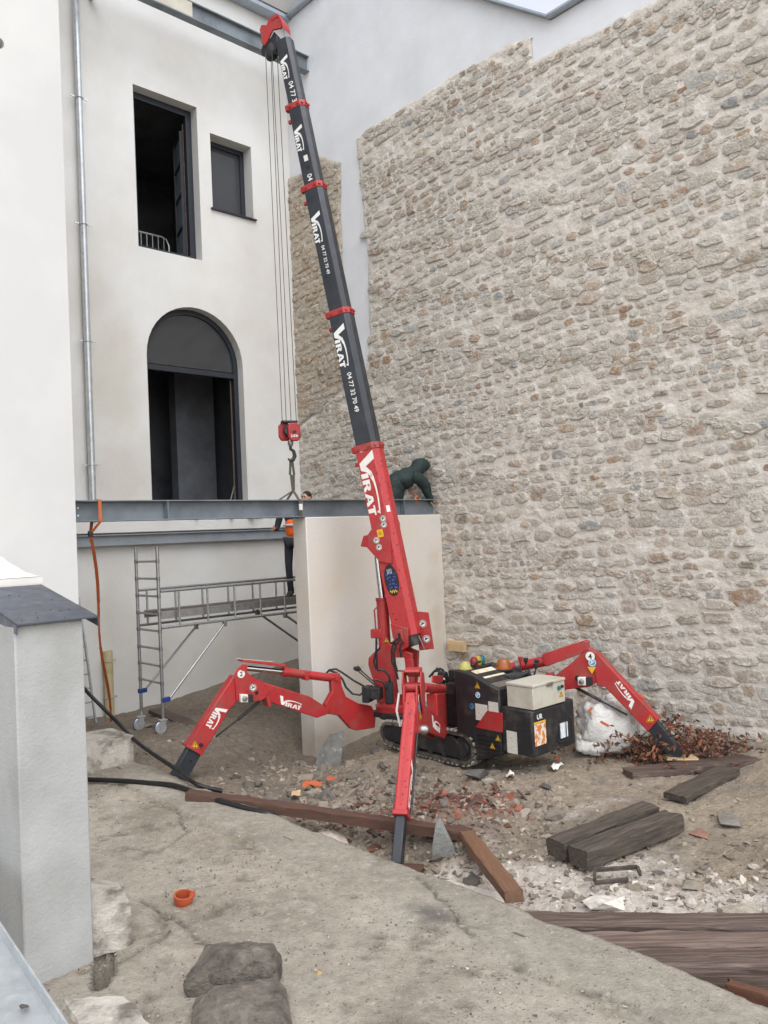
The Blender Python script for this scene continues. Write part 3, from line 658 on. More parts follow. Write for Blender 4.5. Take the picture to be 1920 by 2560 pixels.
Cs = blend(Cs, soot, .8*np.clip(np.exp(-(((A_+2.0)/.28)**2+((B_+.5)/.16)**2))*1.3+m2*.4-.2, 0, 1)); Cs = blend(Cs, moss, .55*np.exp(-((B_+.66)/.07)**2)*np.clip(m2*1.5+.5, 0, 1)*mask_j)
Cs = blend(Cs, V(*lin((196, 186, 170))), .6*np.clip(fbm(XX*3+30, YY*3, 3, 110)-.25, 0, 1)*2.5*np.where(B_ < -1.8, 1, .3))
Cs = blend(Cs, V(*lin((92, 85, 75))), .75*CRK); Cs = blend(Cs, V(*lin((110, 102, 88))), .8*np.clip(pit*2.2-.5, 0, 1)*np.where(curb, .35, 1)); Cs = blend(Cs, V(*lin((186, 178, 165))), .55*np.clip(fbm(XX*2.2+70, YY*2.2, 5, 140, .65)*2.4-.35, 0, 1)); Cs = Cs*(1+.22*fbm(XX*18, YY*18, 3, 120))[..., None]
sl = grid_mesh('concrete_terrace', np.stack([XX, YY, Zs], -1), None, 'concrete', colors=Cs); sl['kind'] = 'structure'
# ================================================================== STEEL GIRDER
def ibeam(mb, p0, p1, h, wd, tf=.014, tw=.010, up=UP):
    p0 = np.asarray(p0, float); p1 = np.asarray(p1, float); d = nrm(p1-p0); sd_ = nrm(np.cross(d, up)); c = (p0+p1)/2; L_ = np.linalg.norm(p1-p0)/2
    for s in (-1, 1): mb.box(c+up*s*(h/2-tf/2), (d, sd_, up), (L_, wd/2, tf/2))
    mb.box(c, (d, sd_, up), (L_, tw/2, h/2-tf-.0005))
GOFF = -.15
gd = thing('steel_girder', 'long grey steel girder slung from the crane hook and resting on the cream wall', 'girder', GW(-.5, 3.86, GOFF))
mb = MB(); ibeam(mb, GW(-4.02, 4.0, GOFF), GW(3.13, 4.0, GOFF), .28, .26, .016, .011); mb.build('girder_section', 'girder_grey', gd, bevel=.002)
for px in (410, 745, 1000):
    p = onpl(px, 1275, GW(0, 0, GOFF), NF); a = np.dot(p-PC, DF)
    mb = MB(); mb.box(GW(a, 4.0, GOFF+.068), (DF, NF, UP), (.006, .060, .1225)); mb.build('stiffener', 'girder_grey', gd)
for i in range(3):
    for j in (-.055, .045):
        mb = MB(); c = GW(-3.88+i*.13, 4.0+j, GOFF+.0065); mb.cyl(c, c+NF*.002, .013, seg=10); mb.build('bolt_hole', 'film', gd)
# ratchet strap over the girder end
a = np.dot(onpl(240, 1300, GW(0, 0, GOFF), NF)-PC, DF)
st = thing('orange_strap', 'orange ratchet strap looped round the girder end and hanging to the ground', 'strap', GW(a, .4, GOFF))
mb = MB(); ww = .022
def ribbon(mb, pts, side, th=.003):
    side = nrm(side)
    for p, q in zip(pts[:-1], pts[1:]):
        mb.prism([p-side*ww, p+side*ww, q+side*ww, q-side*ww], nrm(np.cross(side, q-p))*th)
lp = [GW(a, 4.15, GOFF-.14), GW(a, 4.15, GOFF+.14), GW(a, 3.86, GOFF+.145), GW(a-.09, 3.70, GOFF+.02)]
ribbon(mb, lp, DF); ribbon(mb, [GW(a, 4.15, GOFF-.14), GW(a, 3.86, GOFF-.14), GW(a-.09, 3.70, GOFF+.02)], DF)
mb.build('loop', 'strap_orange', st)
end = onpl(276, 1805, FA(0, 0, 1.2), NF)
kk = GW(a-.09, 3.70, GOFF+.02)
mb = MB(); pts = [kk + (end-kk)*t_ + DF*.03*math.sin(t_*9) for t_ in np.linspace(0, 1, 14)]
mb2 = MB()
for i in range(len(pts)-1):
    tw = .5*math.sin(i*.9); side = nrm(DF*math.cos(tw)+NF*math.sin(tw)); ribbon(mb, pts[i:i+2], side)
mb.build('tail', 'strap_orange', st)
mb = MB(); mb.box(kk, (DF, NF, UP), (.03, .02, .04)); mb.build('buckle', 'black', st, bevel=.006)

# ================================================================== SPIDER CRANE
cz = .35; ca = R(-42)
CRL = V(.91, 10.93, 0); CF = V(math.sin(ca), math.cos(ca), 0); CRt = V(math.cos(ca), -math.sin(ca), 0)
def C3(f, r, u): return CRL + CF*f + CRt*r + UP*(cz+u)
CAX = (CF, CRt, UP)
def cbox(mb, f0, f1, r0, r1, u0, u1): return mb.box(C3((f0+f1)/2, (r0+r1)/2, (u0+u1)/2), CAX, (abs(f1-f0)/2, abs(r1-r0)/2, abs(u1-u0)/2))
crane = thing('spider_crane', 'red and black crawler spider crane with telescopic boom raised and outriggers spread', 'crane', C3(.9, .35, 0))
# --- tracks
def track(r0, r1):
    n = 14; Rr_, Rf = .215, .17; cr = (.0, .215); cf = (1.50, .20)
    prof = [(cr[0]-Rr_*math.sin(a), cr[1]-Rr_*math.cos(a)) for a in np.linspace(0, math.pi, n)]
    prof += [(.5, .425), (1.0, .40)] + [(cf[0]+Rf*math.sin(a), cf[1]+Rf*math.cos(a)) for a in np.linspace(0, math.pi, n)] + [(1.0, .0), (.5, -.005)]
    cen = np.array([.75, .2]); prof = [np.array(p) for p in prof]
    mb = MB(); N_ = len(prof)
    nor = []
    for i in range(N_):
        d = nrm(prof[(i+1) % N_]-prof[i-1]); nn = np.array([-d[1], d[0]]); nn = nn if np.dot(nn, prof[i]-cen) > 0 else -nn; nor.append(nn)
    out = prof; inn = [p-q*.045 for p, q in zip(prof, nor)]
    vs = [C3(p[0], r, p[1]) for r in (r0, r1) for p in out] + [C3(p[0], r, p[1]) for r in (r0, r1) for p in inn]
    for i in range(N_):
        j = (i+1) % N_
        mb.add([vs[i], vs[j], vs[N_+j], vs[N_+i]], [(0, 1, 2, 3)]); mb.add([vs[2*N_+i], vs[2*N_+j], vs[3*N_+j], vs[3*N_+i]], [(0, 1, 2, 3)])
        mb.add([vs[i], vs[j], vs[2*N_+j], vs[2*N_+i]], [(0, 1, 2, 3)]); mb.add([vs[N_+i], vs[N_+j], vs[3*N_+j], vs[3*N_+i]], [(0, 1, 2, 3)])
    tr = mb.build('track', 'track_rubber', crane, weld=True)
    # lugs at even spacing
    dense = []; 
    for i in range(N_):
        for k in range(12): dense.append(prof[i]+(prof[(i+1) % N_]-prof[i])*k/12)
    dd = [0]
    for i in range(1, len(dense)): dd.append(dd[-1]+np.linalg.norm(dense[i]-dense[i-1]))
    mb = MB(); s = 0; i = 0
    while s < dd[-1]-.05:
        while dd[i] < s: i += 1
        p = dense[i]; d = nrm(dense[(i+3) % len(dense)]-dense[i-3]); nn = np.array([-d[1], d[0]]); nn = nn if np.dot(nn, p-cen) > 0 else -nn
        c = p+nn*.012; mb.box(C3(c[0], (r0+r1)/2, c[1]), (CF*d[0]+UP*d[1], CRt, CF*nn[0]+UP*nn[1]), (.024, (r1-r0)/2-.004, .016)); s += .085
    mb.build('tread_lugs', 'muddy', tr, bevel=.006)
    mb = MB(); mb.prism([C3(f, r0+.012, u) for f, u in ((.12, .07), (1.40, .09), (1.50, .16), (1.50, .29), (1.38, .335), (.18, .36), (.08, .28))], CRt*(r1-r0-.024)); mb.build('side_frame', 'black', tr, bevel=.012)
    for f, rad in ((0, .165), (1.50, .118)):
        mb = MB(); mb.lathe(C3(f, r0+.008, .207), CRt, [(0, .05), (0, rad*.55), (.02, rad*.6), (.012, rad), (r1-r0-.02, rad)], 24); mb.build('sprocket', 'black', tr)
    for f in (.35, .62, .90, 1.15):
        mb = MB(); mb.cyl(C3(f, r0+.006, .085), C3(f, r1-.006, .085), .05, seg=14); mb.build('roller', 'black', tr)
track(0, .19); track(.53, .72)
# --- undercarriage
mb = MB(); cbox(mb, -.15, 1.75, .17, .55, .16, .38); cbox(mb, 1.3, 1.95, .05, .67, .385, .47); cbox(mb, .2, .9, .04, .68, .385, .46)
mb.build('chassis', 'black', crane, bevel=.015)
# --- engine housing
eh = MB(); prof = [(.08, .40), (.08, 1.28), (-.09, 1.265), (-.29, 1.23), (-.52, 1.14), (-.70, 1.10), (-.70, .25), (-.26, .10), (-.22, .40)]
eh.prism([C3(f, .0, u) for f, u in prof], CRt*.80); eng = eh.build('engine_housing', 'black', crane, bevel=.018)
mb = MB(); cbox(mb, -1.215, -.705, .0, .90, .30, .885); rb = mb.build('rear_box', 'black', crane, bevel=.03)
mb = MB(); mb.prism([C3(f, -.012, u) for f, u in ((-.49, .80), (-.745, .80), (-.735, .55), (-.27, .55))], CRt*.02); mb.build('red_flap', 'red', eng, bevel=.003)
for i in range(6):
    mb = MB(); u = .17+i*.056; f1 = -.29-.0*i
    mb.prism([C3(f1, -.002, u), C3(-.69, -.002, u+.01), C3(-.69, -.016, u+.022), C3(f1, -.016, u+.012)], UP*.008); mb.build('louvre', 'black', eng)
# control panel grille and papers on top of the housing
def quad_on(p, xd, yd, w_, h_, name, m, parent, th=.004):
    mb = MB(); n = nrm(np.cross(xd, yd)); p = np.asarray(p, float)
    mb.prism([p, p+xd*w_, p+xd*w_+yd*h_, p+yd*h_], n*th); return mb.build(name, m, parent)
sl_top = nrm(C3(-.52, 0, 1.14)-C3(-.09, 0, 1.265)); 
quad_on(C3(-.14, .10, 1.268), -CRt*-1, sl_top, .42, .26, 'notice_plate', 'notice_plain', eng)
quad_on(C3(-.53, .04, 1.150), CRt, nrm(C3(-.70, 0, 1.10)-C3(-.52, 0, 1.14)), .62, .15, 'grille', 'steel', eng, .012)
LF = lambda f, u, o=-.004: C3(f, o, u)                    # on the left side, facing the camera
for f, u, w_, h_ in ((-.285, .655, .21, .215), (-.515, .645, .165, .28)):
    quad_on(LF(f, u), -CF, UP, w_, h_, 'notice_plate', 'notice', eng)
quad_on(C3(-.80, -.004, .31), -CF, UP, .165, .28, 'notice_plate', 'notice', rb)
quad_on(C3(-1.219, .03, .44), CRt, UP, .23, .27, 'checker_panel', 'orange_check', rb); quad_on(C3(-1.219, .025, .715), CRt, UP, .24, .022, 'panel_edge', 'sign_yellow', rb)
mb = MB(); mb.prism([C3(-1.217, r_, u_) for r_, u_ in ((.53, .44), (.57, .40), (.73, .39), (.77, .43), (.77, .62), (.73, .66), (.57, .66), (.53, .62))], -CF*.006); wl = mb.build('lamp_recess', 'rubber', rb)
quad_on(C3(-1.224, .555, .44), CRt, UP, .15, .19, 'work_lamp', 'film', wl, .01)
mb = MB(); mb.tube([C3(-1.216, .51+.0, .42), C3(-1.25, .52, .40), C3(-1.25, .78, .40), C3(-1.25, .78, .66), C3(-1.216, .78, .68)], .008, 8); mb.tube([C3(-1.25, .65, .40), C3(-1.25, .65, .66)], .006, 8); mb.build('lamp_guard', 'black', wl)
mb = MB(); text_polys_mesh(mb, 'UR', C3(-1.2185, .09, .765), CRt, UP, .085, bold=.03); mb.build('lettering', 'white_boomprint', rb)
for f, u in ((-.82, .70), (-.92, .715), (-.98, .60), (-.80, .62), (-.97, .48), (-1.12, .65)):
    mb = MB(); mb.cyl(C3(f, -.003, u), C3(f, .01, u), .02, seg=10); mb.build('bolt_hole', 'rubber', rb)
# beige electric box
mb = MB(); cbox(mb, -1.23, -.815, .02, .69, .893, 1.165); bb = mb.build('electric_box', 'beige_box', crane, bevel=.008)
mb = MB(); cbox(mb, -1.24, -.805, .01, .70, 1.168, 1.205); mb.build('lid', 'beige_box', bb, bevel=.008)
mb = MB(); cbox(mb, -1.252, -1.235, .30, .42, 1.145, 1.19); mb.build('latch', 'steel', bb, bevel=.004)
mb = MB(); mb.cyl(C3(-1.232, .55, 1.09), C3(-1.258, .55, 1.09), .026); mb.build('green_button', 'lens_green', bb)
mb = MB(); mb.cyl(C3(-1.232, .62, 1.10), C3(-1.256, .62, 1.10), .020); mb.build('black_button', 'rubber', bb)
mb = MB(); mb.lathe(C3(-1.02, .69, 1.02), CRt, [(0, .06), (.05, .06), (.09, .045)], 16); mb.build('socket', 'beige_box', bb)
# warning signs
def warn(p, xd, yd, s, parent):
    mb = MB(); n = nrm(np.cross(xd, yd)); p = np.asarray(p, float)
    T_ = lambda k, o: [p+n*o+xd*(-s*k)+yd*(-s*k*.55), p+n*o+xd*(s*k)+yd*(-s*k*.55), p+n*o+yd*(s*k*1.05)]
    mb.prism(T_(1, 0), n*.002); o = mb.build('warning_sign', 'sign_yellow', parent)
    mb = MB(); a, b = T_(.86, .0025), T_(.66, .0025)
    for i in range(3): mb.face([a[i], a[(i+1) % 3], b[(i+1) % 3], b[i]])
    mb.prism([p+n*.0025-xd*s*.10+yd*s*.40, p+n*.0025+xd*s*.10+yd*s*.40, p+n*.0025+xd*s*.05-yd*s*.12, p+n*.0025-xd*s*.05-yd*s*.12], n*.0005)
    mb.box(p+n*.0028-yd*s*.27, (xd, yd, n), (s*.06, s*.06, .0005)); mb.build('pictogram', 'sign_black', o)
def disc(p, n, r_, m, parent, txt=None, xd=None, yd=None, tm='sign_black', ring=None):
    mb = MB(); p = np.asarray(p, float); mb.cyl(p, p+n*.003, r_, seg=24); o = mb.build('sticker', m, parent)
    if txt:
        mb = MB(); text_polys_mesh(mb, txt, p+n*.004-yd*r_*.52-xd*r_*.38, xd, yd, r_*1.5, bold=.03); mb.build('number', tm, o)
    if ring:
        mb = MB(); a = nrm(np.cross(n, V(.3, .2, .9))); b = np.cross(n, a); mb.tube([p+n*.003+(a*math.cos(t_)+b*math.sin(t_))*r_*.82 for t_ in np.linspace(0, 2*math.pi, 25)], r_*.09, 5, cap=False); mb.box(p+n*.004, (nrm(a+b), nrm(a-b), n), (r_*.5, r_*.14, .001)); mb.box(p+n*.004+nrm(a-b)*r_*.2, (nrm(a+b), nrm(a-b), n), (r_*.16, r_*.3, .001)); mb.build('pictogram', ring, o)
    return o
for f, u in ((-.66, .46), (-.56, .345)): warn(C3(f, -.018, u), -CF, UP, .045, eng)
warn(C3(-.335, -.003, 1.10), -CF, UP, .050, eng); warn(C3(-1.2335, .60, .995), CRt, UP, .048, bb)
disc(C3(-.335, -.001, .985), -CRt, .042, 'sign_blue', eng, ring='white_boomprint'); disc(C3(-.22, -.001, .82), -CRt, .042, 'sign_blue', eng, ring='globe_black')
# things on top of the housing
mb = MB(); mb.lathe(C3(-.28, .62, 1.235), UP, [(0, .115), (.02, .115), (.022, .10), (.09, .095), (.13, .07), (.14, .03)], 20); be = mb.build('amber_beacon', 'amber', eng)
mb = MB(); mb.lathe(C3(-.28, .62, 1.222), UP, [(0, .125), (.018, .125)], 20); mb.build('beacon_base', 'rubber', be)
for i, (m, rr_) in enumerate((('lens_red', .40), ('lens_yellow', .50), ('lens_green', .60))):
    c = C3(.05+.02*i, rr_-.02, 1.28); mb = MB(); mb.lathe(c, UP, [(0, .05), (.02, .052), (.07, .056), (.11, .042), (.128, .015)], 16); mb.build('signal_lamp', m, eng)
mb = MB(); mb.lathe(C3(.03, .17, 1.27), UP, [(0, .10), (.012, .10), (.014, .085), (.055, .075), (.10, .03), (.105, .012)], 18); mb.build('yellow_cap', 'cone_yellow', eng)
mb = MB(); mb.tube([C3(.02, .30, 1.30), C3(.0, .36, 1.335), C3(-.02, .44, 1.34)], .016, 8); mb.tube([C3(-.05, .3, 1.275), C3(-.1, .45, 1.275), C3(-.06, .6, 1.28)], .014, 8); mb.build('lamp_cable', 'hose', eng)
for i, (f, r_, lean, m) in enumerate(((-.50, .60, .02, 'red'), (-.52, .66, .05, 'rubber'), (-.62, .72, .10, 'rubber'), (-.68, .66, .06, 'rubber'))):
    p = C3(f, r_+.1, 1.12); q = p + UP*(.24-.03*i)+CRt*lean*1.0; mb = MB(); mb.tube([p, (p+q)/2+CRt*.01, q], .009, 8); lv = mb.build('control_lever', 'rubber', eng)
    mb = MB(); mb.lathe(q-UP*.03, UP, [(0, .014), (.05, .034), (.075, .036), (.08, .02)], 14); mb.build('lever_knob', m, lv)
mb = MB()
for i in range(5):
    r0 = .5+.05*i; mb.tube([C3(-.42-.04*i, .45, 1.18-.012*i), C3(-.5-.03*i, .6+.03*i, 1.20), C3(-.62, .75, 1.16+.02*i), C3(-.66+.05*i, .86, 1.10)], .016, 8)
mb.build('control_hoses', 'hose', eng)
mb = MB(); cbox(mb, -.56, -.46, .66, .74, 1.155, 1.185); mb.build('valve', 'lens_yellow', eng, bevel=.01)

# --- slewing column
T0 = C3(1.70, .36, 0); T0[2] = 0
HD = V(-1.49, 13.1, 0); hb = nrm((HD-T0)*V(1, 1, 0)); nb = V(-hb[1], hb[0], 0); nb = nb if np.dot(nb, T0) < 0 else -nb
def onboom(x, y, o=0): return onpl(x, y, T0+nb*o, nb)
def HB(h, z, o=0): return T0 + hb*h + nb*o + UP*z
mb = MB(); mb.lathe(T0+UP*.80, UP, [(0, .22), (0, .30), (.10, .31), (.12, .27), (.14, .2)], 32); mb.build('slew_ring', 'red', crane)
mb = MB(); mb.lathe(T0+UP*.70, UP, [(0, .25), (.095, .25)], 28); mb.build('slew_base', 'black', crane)
col_t = MB(); cprof = [(.24, .94), (.28, 1.25), (.36, 1.52), (.35, 1.62), (.20, 1.76), (.02, 1.86), (-.10, 1.80), (-.38, 1.70), (-.34, 1.25), (-.26, 1.05), (-.25, .94)]
for o in (.10, -.16): col_t.prism([HB(h, z, o) for h, z in cprof], nb*.06)
col_t.box(HB(-.02, 1.25, -.0), (hb, nb, UP), (.20, .10, .30)); tu = col_t.build('slewing_column', 'red', crane, bevel=.008)
mb = MB(); mb.box(HB(-.30, 1.36, .17), (hb, nb, UP), (.10, .03, .26)); mb.build('cover_plate', 'red', tu, bevel=.006)
pn = nrm(nb*.75 - hb*.66)
quad_on(HB(-.16, 1.10, .215), -hb, nrm(UP+hb*.10), .19, .34, 'notice_plate', 'notice', tu); quad_on(HB(-.15, 1.46, .215), -hb, nrm(UP+hb*.08), .14, .19, 'notice_plate', 'notice', tu)
# gauge plate beside the boom foot
mb = MB(); mb.prism([HB(-.42, 1.72, -.06), HB(-.66, 1.75, -.06), HB(-.60, 2.30, -.06), HB(-.40, 2.32, -.06)], nb*.02); gp = mb.build('gauge_plate', 'red', crane, bevel=.004)
for h, z in ((-.55, 1.90), (-.50, 2.13)): disc(HB(h, z, -.038), nb, .058, 'white_print', gp, ring='globe_black')
# --- boom
B0 = onboom(1022, 1588); B1 = onboom(713, 105); bdir = nrm(B1-B0); bu = np.cross(bdir, nb); LB = np.linalg.norm(B1-B0)
def bt(y): x = 1022+(713-1022)*(1588-y)/1483; return np.dot(onboom(x, y)-B0, bdir)
def bsec(k): return [(-.17*k, -.18*k), (.17*k, -.18*k), (.17*k, .11*k), (.09*k, .19*k), (-.09*k, .19*k), (-.17*k, .11*k)]
def bpt(t_, n_, u_): return B0 + bdir*t_ + nb*n_ + bu*u_
boom = None; cuts = [0, bt(1112), bt(778), bt(465), bt(263), LB]; ks = [1.0, .91, .83, .75, .68]
secs = []
for i in range(5):
    mb = MB(); k = ks[i]; t0 = cuts[i]-(.0 if i == 0 else .2); t1 = cuts[i+1]
    mb.prism([bpt(t0, n_, u_) for n_, u_ in bsec(k)], bdir*(t1-t0)); s = mb.build('boom_section', 'red_worn' if i == 0 else 'black_boom', crane, bevel=.008); secs.append(s)
for i in range(4):
    t0 = cuts[i+1]; k = ks[i]*1.07; mb = MB(); mb.prism([bpt(t0-.10, n_, u_) for n_, u_ in bsec(k)], bdir*.10)
    cl_ = mb.build('boom_collar', 'red', crane, bevel=.008)
    for n_, u_, ax in ((.17*k, -.12*k, nb), (.17*k, .06*k, nb), (.05*k, .19*k, bu), (-.05*k, .19*k, bu), (.13*k, .15*k, nrm(nb+bu))):
        mb = MB(); p = bpt(t0-.05, n_, u_); mb.cyl(p, p+ax*.022, .022, seg=10); mb.build('bolt', 'red', cl_)
    for dt, sz_ in ((.05, .05), (.28, .03)):
        mb = MB(); mb.box(bpt(t0-dt, .12*k, -.20*k), (bdir, nb, bu), (sz_, sz_*.8, .03)); mb.build('guide_lug', 'hook_red', cl_, bevel=.01)
def blogo(y0, y1, k, sec, frac=.86, m='white_print'):
    t0 = bt(y0); t1 = bt(y1); mb = MB(); put_polys(mb, logo_polys(), bpt(t0, .17*k+.001, -.165*k), -bdir, bu, t0-t1, .27*k*frac); mb.build('lettering', m, sec)
blogo(1131, 1284, 1.0, secs[0], 1.0); blogo(816, 918, .91, secs[1], .86, 'white_boomprint'); blogo(536, 610, .83, secs[2], .8, 'white_boomprint'); blogo(321, 382, .75, secs[3], .8, 'white_boomprint'); blogo(147, 202, .68, secs[4], .8, 'white_boomprint')
def bphone(y0, y1, k, sec, txt='04 77 32 70 49', sz=None):
    t0 = bt(y0); t1 = bt(y1); mb = MB(); L0 = t0-t1; size = sz or L0/len(txt)/.56
    text_polys_mesh(mb, txt, bpt(t0, .17*k+.001, -.06*k), -bdir, bu, size, bold=.012); mb.build('lettering', 'white_boomprint', sec)
bphone(934, 1060, .91, secs[1]); bphone(619, 710, .83, secs[2]); bphone(212, 257, .68, secs[4], '04 77 32', .12); bphone(442, 460, .75, secs[3], '04', .12)
quad_on(bpt(bt(396), .17*.75+.001, -.04), -bdir, bu, .10, .07, 'sticker', 'paper', secs[3]); mb = MB(); mb.cyl(bpt(bt(426), .128, .0), bpt(bt(426), .131, .0), .035, seg=14); mb.build('hole', 'sign_black', secs[3])
disc(bpt(bt(1124), .1705, -.08), nb, .045, 'white_print', secs[0], ring='globe_black')
# worn patch and raised ribs on the top faces of the foot section
for n_ in (.05, -.06):
    mb = MB(); mb.bar(bpt(bt(1230), n_, .192), bpt(bt(1180), n_, .192), .035, .012, up=bu); mb.build('rib', 'red_worn', secs[0], bevel=.006)
quad_on(bpt(bt(1285), .155, .128), nrm(bu*.08-nb*.08), bdir, .06, .10, 'torn_sticker', 'paper', secs[0])
# triangular cylinder lug on the side with its stickers
cl = crop(860, 1080, .2532)
tp = [onboom(*cl(x, y), .175) for x, y in ((400, 785), (245, 1010), (235, 1140), (360, 1280), (480, 1300), (450, 900))]
mb = MB(); mb.prism(tp, nb*.035); mb.prism([p-nb*.42 for p in tp], nb*.035); tl = mb.build('cylinder_lug', 'red', crane, bevel=.006)
mb = MB(); mb.prism([onboom(*cl(x, y), .20) for x, y in ((160, 1130), (190, 1025), (270, 1010), (270, 1070), (235, 1140))], -nb*.40); mb.build('hook_keeper', 'hook_red', crane, bevel=.01)
for x, y in ((385, 855), (393, 915), (320, 1070), (345, 1138)): disc(onboom(*cl(x, y), .212), nb, .05, 'white_print', tl, ring='globe_black')
p = onboom(*cl(358, 1000), .212); quad_on(p-bu*.05-bdir*.06, bu, bdir, .10, .12, 'sticker', 'sign_yellow', tl); warn(p+nb*.005, bu, bdir, .035, tl)
# globe emblem
mb = MB(); gc = onboom(*cl(470, 1465), .172); gx, gy = nrm(nrm(bdir)), bu
ring = [gc + gx*.245*math.cos(a) + gy*.115*math.sin(a) for a in np.linspace(0, 2*math.pi, 33)[:-1]]
mb.prism(ring, nb*.003); em = mb.build('emblem', 'globe_black', secs[0])
mb = MB()
for i in range(5):
    v0 = -.15+i*.055; pts = [gc+nb*.0035+gx*(v0-.02+.05*math.cos(t_*1.2))+gy*(t_*.085) for t_ in np.linspace(-.9, .9, 9)]
    for a, b in zip(pts[:-1], pts[1:]): mb.prism([a, b, b+gx*.030, a+gx*.030], nb*.001)
mb.build('globe_stripes', 'globe_blue', em)
mb = MB()
for i in range(6): mb.box(gc+nb*.004-gx*(.16+.02*(i % 2))+gy*(-.05+.02*i), (gx, gy, nb), (.014, .009, .0008))
mb.build('yellow_marks', 'sign_yellow', em); mb = MB()
for i in range(4): mb.box(gc+nb*.004+gx*.14+gy*(-.04+.022*i), (gx, gy, nb), (.04, .004, .0008))
mb.build('pale_marks', 'reflective', em)
# boom foot: bracket, handle and pad
mb = MB(); fp = [onboom(*cl(x, y), .175) for x, y in ((470, 1890), (645, 1935), (640, 2120), (560, 2170), (490, 2020))]; mb.prism(fp, nb*.05); mb.prism([p-nb*.40 for p in fp], nb*.05); bf = mb.build('boom_foot', 'red', crane, bevel=.006)
mb = MB(); q = onboom(*cl(555, 2020), .24); mb.box(q, (bdir, bu, nb), (.10, .055, .025)); o = mb.build('latch_plate', 'red', bf, bevel=.01); mb = MB(); mb.box(q+nb*.027, (bdir, bu, nb), (.055, .02, .002)); mb.build('slot', 'sign_black', o)
mb = MB(); mb.tube([bpt(bt(1592), .10, .20), bpt(bt(1625), .09, .24), bpt(bt(1625), -.10, .24), bpt(bt(1592), -.11, .20)], .010, 8); mb.build('grab_handle', 'steel', bf)
mb = MB(); mb.prism([bpt(-.16, n_, u_) for n_, u_ in bsec(.92)], bdir*.18); mb.build('boom_end', 'black', crane, bevel=.01)
# lift cylinder
cb0 = HB(.26, 1.35, .0); c_mid = onboom(*cl(378, 1655), 0); c_top = onboom(*cl(330, 1230), 0)
cb0 = onboom(*cl(415, 2330), 0); ax_ = nrm(c_top-cb0)
mb = MB(); mb.cyl(cb0, c_mid, .095, seg=24); lcyl = mb.build('lift_cylinder', 'red', crane); mb = MB(); mb.cyl(c_mid-ax_*.02, c_mid+ax_*.03, .105, seg=24); mb.build('gland', 'hook_red', lcyl)
mb = MB(); mb.cyl(c_mid, c_top, .055, seg=20); mb.build('cylinder_rod', 'chrome', lcyl)
mb = MB(); mb.tube([c_mid+ax_*-.12+hb*.10, c_mid+ax_*-.16+hb*.15, c_mid-ax_*.7+hb*.15], .012, 8); mb.build('oil_pipe', 'red', lcyl); p = onboom(*cl(325, 1990), .05); mb = MB(); mb.box(p, (hb, nb, UP), (.09, .05, .07)); mb.build('valve_block', 'red', lcyl, bevel=.01)
warn(onboom(*cl(420, 2060), .10), -hb, UP, .05, lcyl)
# --- boom head
ch = crop(640, 0, .12055)
hp_ = [(95, 640), (130, 540), (240, 540), (300, 400), (380, 330), (470, 298), (520, 400), (545, 470), (540, 600), (370, 640), (270, 840), (200, 970), (140, 930), (120, 760)]
mb = MB()
for o in (.085, -.12): mb.prism([onboom(*ch(x, y), o) for x, y in hp_], nb*.035)
bh = mb.build('boom_head', 'red', crane, bevel=.006)
mb = MB(); cv = [(300, 400), (380, 330), (470, 298), (520, 400), (545, 470), (545, 560), (515, 470), (455, 345), (390, 370), (330, 430)]
mb.prism([onboom(*ch(x, y), .13) for x, y in cv], -nb*.27); mb.build('head_cover', 'red', bh, bevel=.004)
mb = MB(); mb.prism([onboom(*ch(x, y), .075) for x, y in ((105, 1040), (140, 940), (200, 960), (370, 650), (440, 720), (425, 1040), (300, 1080), (260, 1140), (170, 1100))], -nb*.16); mb.build('sheave_block', 'black_boom', bh, bevel=.01)
mb = MB(); mb.lathe(onboom(*ch(230, 1010), .085), -nb, [(0, .10), (.02, .13), (.09, .10), (.16, .13), (.18, .10)], 24); mb.build('sheave', 'black', bh)
# hoist ropes
hk_y = 13.10
for (xt, yt, xb, yb, dy) in ((664, 136, 706, 1062, -.06), (677, 134, 716, 1062, .06), (680, 134, 728, 1058, -.06), (693, 136, 741, 1056, .06)):
    mb = MB(); mb.cyl(ony(xt, yt, hk_y+dy), ony(xb, yb, hk_y+dy), .0065, seg=6); mb.build('hoist_rope', 'rope', crane)
# --- hook block (hangs from the ropes)
c7 = crop(680, 1030, .2652)
hk = thing('hook_block', 'red twin sheave hook block hanging on four ropes beside the white facade', 'hook block', ony(*c7(190, 290), hk_y))
hx = nrm(V(.93, .36, 0)); hn = V(hx[1], -hx[0], 0)
for o, x0, m in ((-.07, 205, 'hook_red'), (.07, 115, 'hook_red')):
    c = ony(*c7(x0, 190), hk_y+o*.9); mb = MB(); wv, hv = .105, .15
    oc = [(-.6, -1), (.6, -1), (1, -.55), (1, .6), (.55, 1), (-.55, 1), (-1, .6), (-1, -.55)]
    mb.prism([c+hx*a*wv+UP*b*hv for a, b in oc], hn*.05); ck = mb.build('cheek_plate', m, hk, bevel=.02, bseg=3)
    if x0 == 205:
        mb = MB(); mb.cyl(c+hn*.05, c+hn*.075, .028, seg=6); mb.build('bolt', 'black', ck); mb = MB(); text_polys_mesh(mb, '2.83t', c+hn*.052-UP*.085-hx*.065, hx, UP, .06, bold=.02); mb.build('capacity_mark', 'white_boomprint', ck)
mb = MB(); c = ony(*c7(165, 150), hk_y); mb.box(c+UP*.10, (hx, hn, UP), (.13, .06, .015)); mb.cyl(c-UP*.05-hn*.09, c-UP*.05+hn*.09, .10, seg=20); mb.build('sheaves', 'black', hk)
c = ony(*c7(175, 290), hk_y); mb = MB(); mb.lathe(c+UP*.03, -UP, [(0, .045), (.05, .05), (.09, .03)], 14); mb.build('swivel', 'steel', hk)
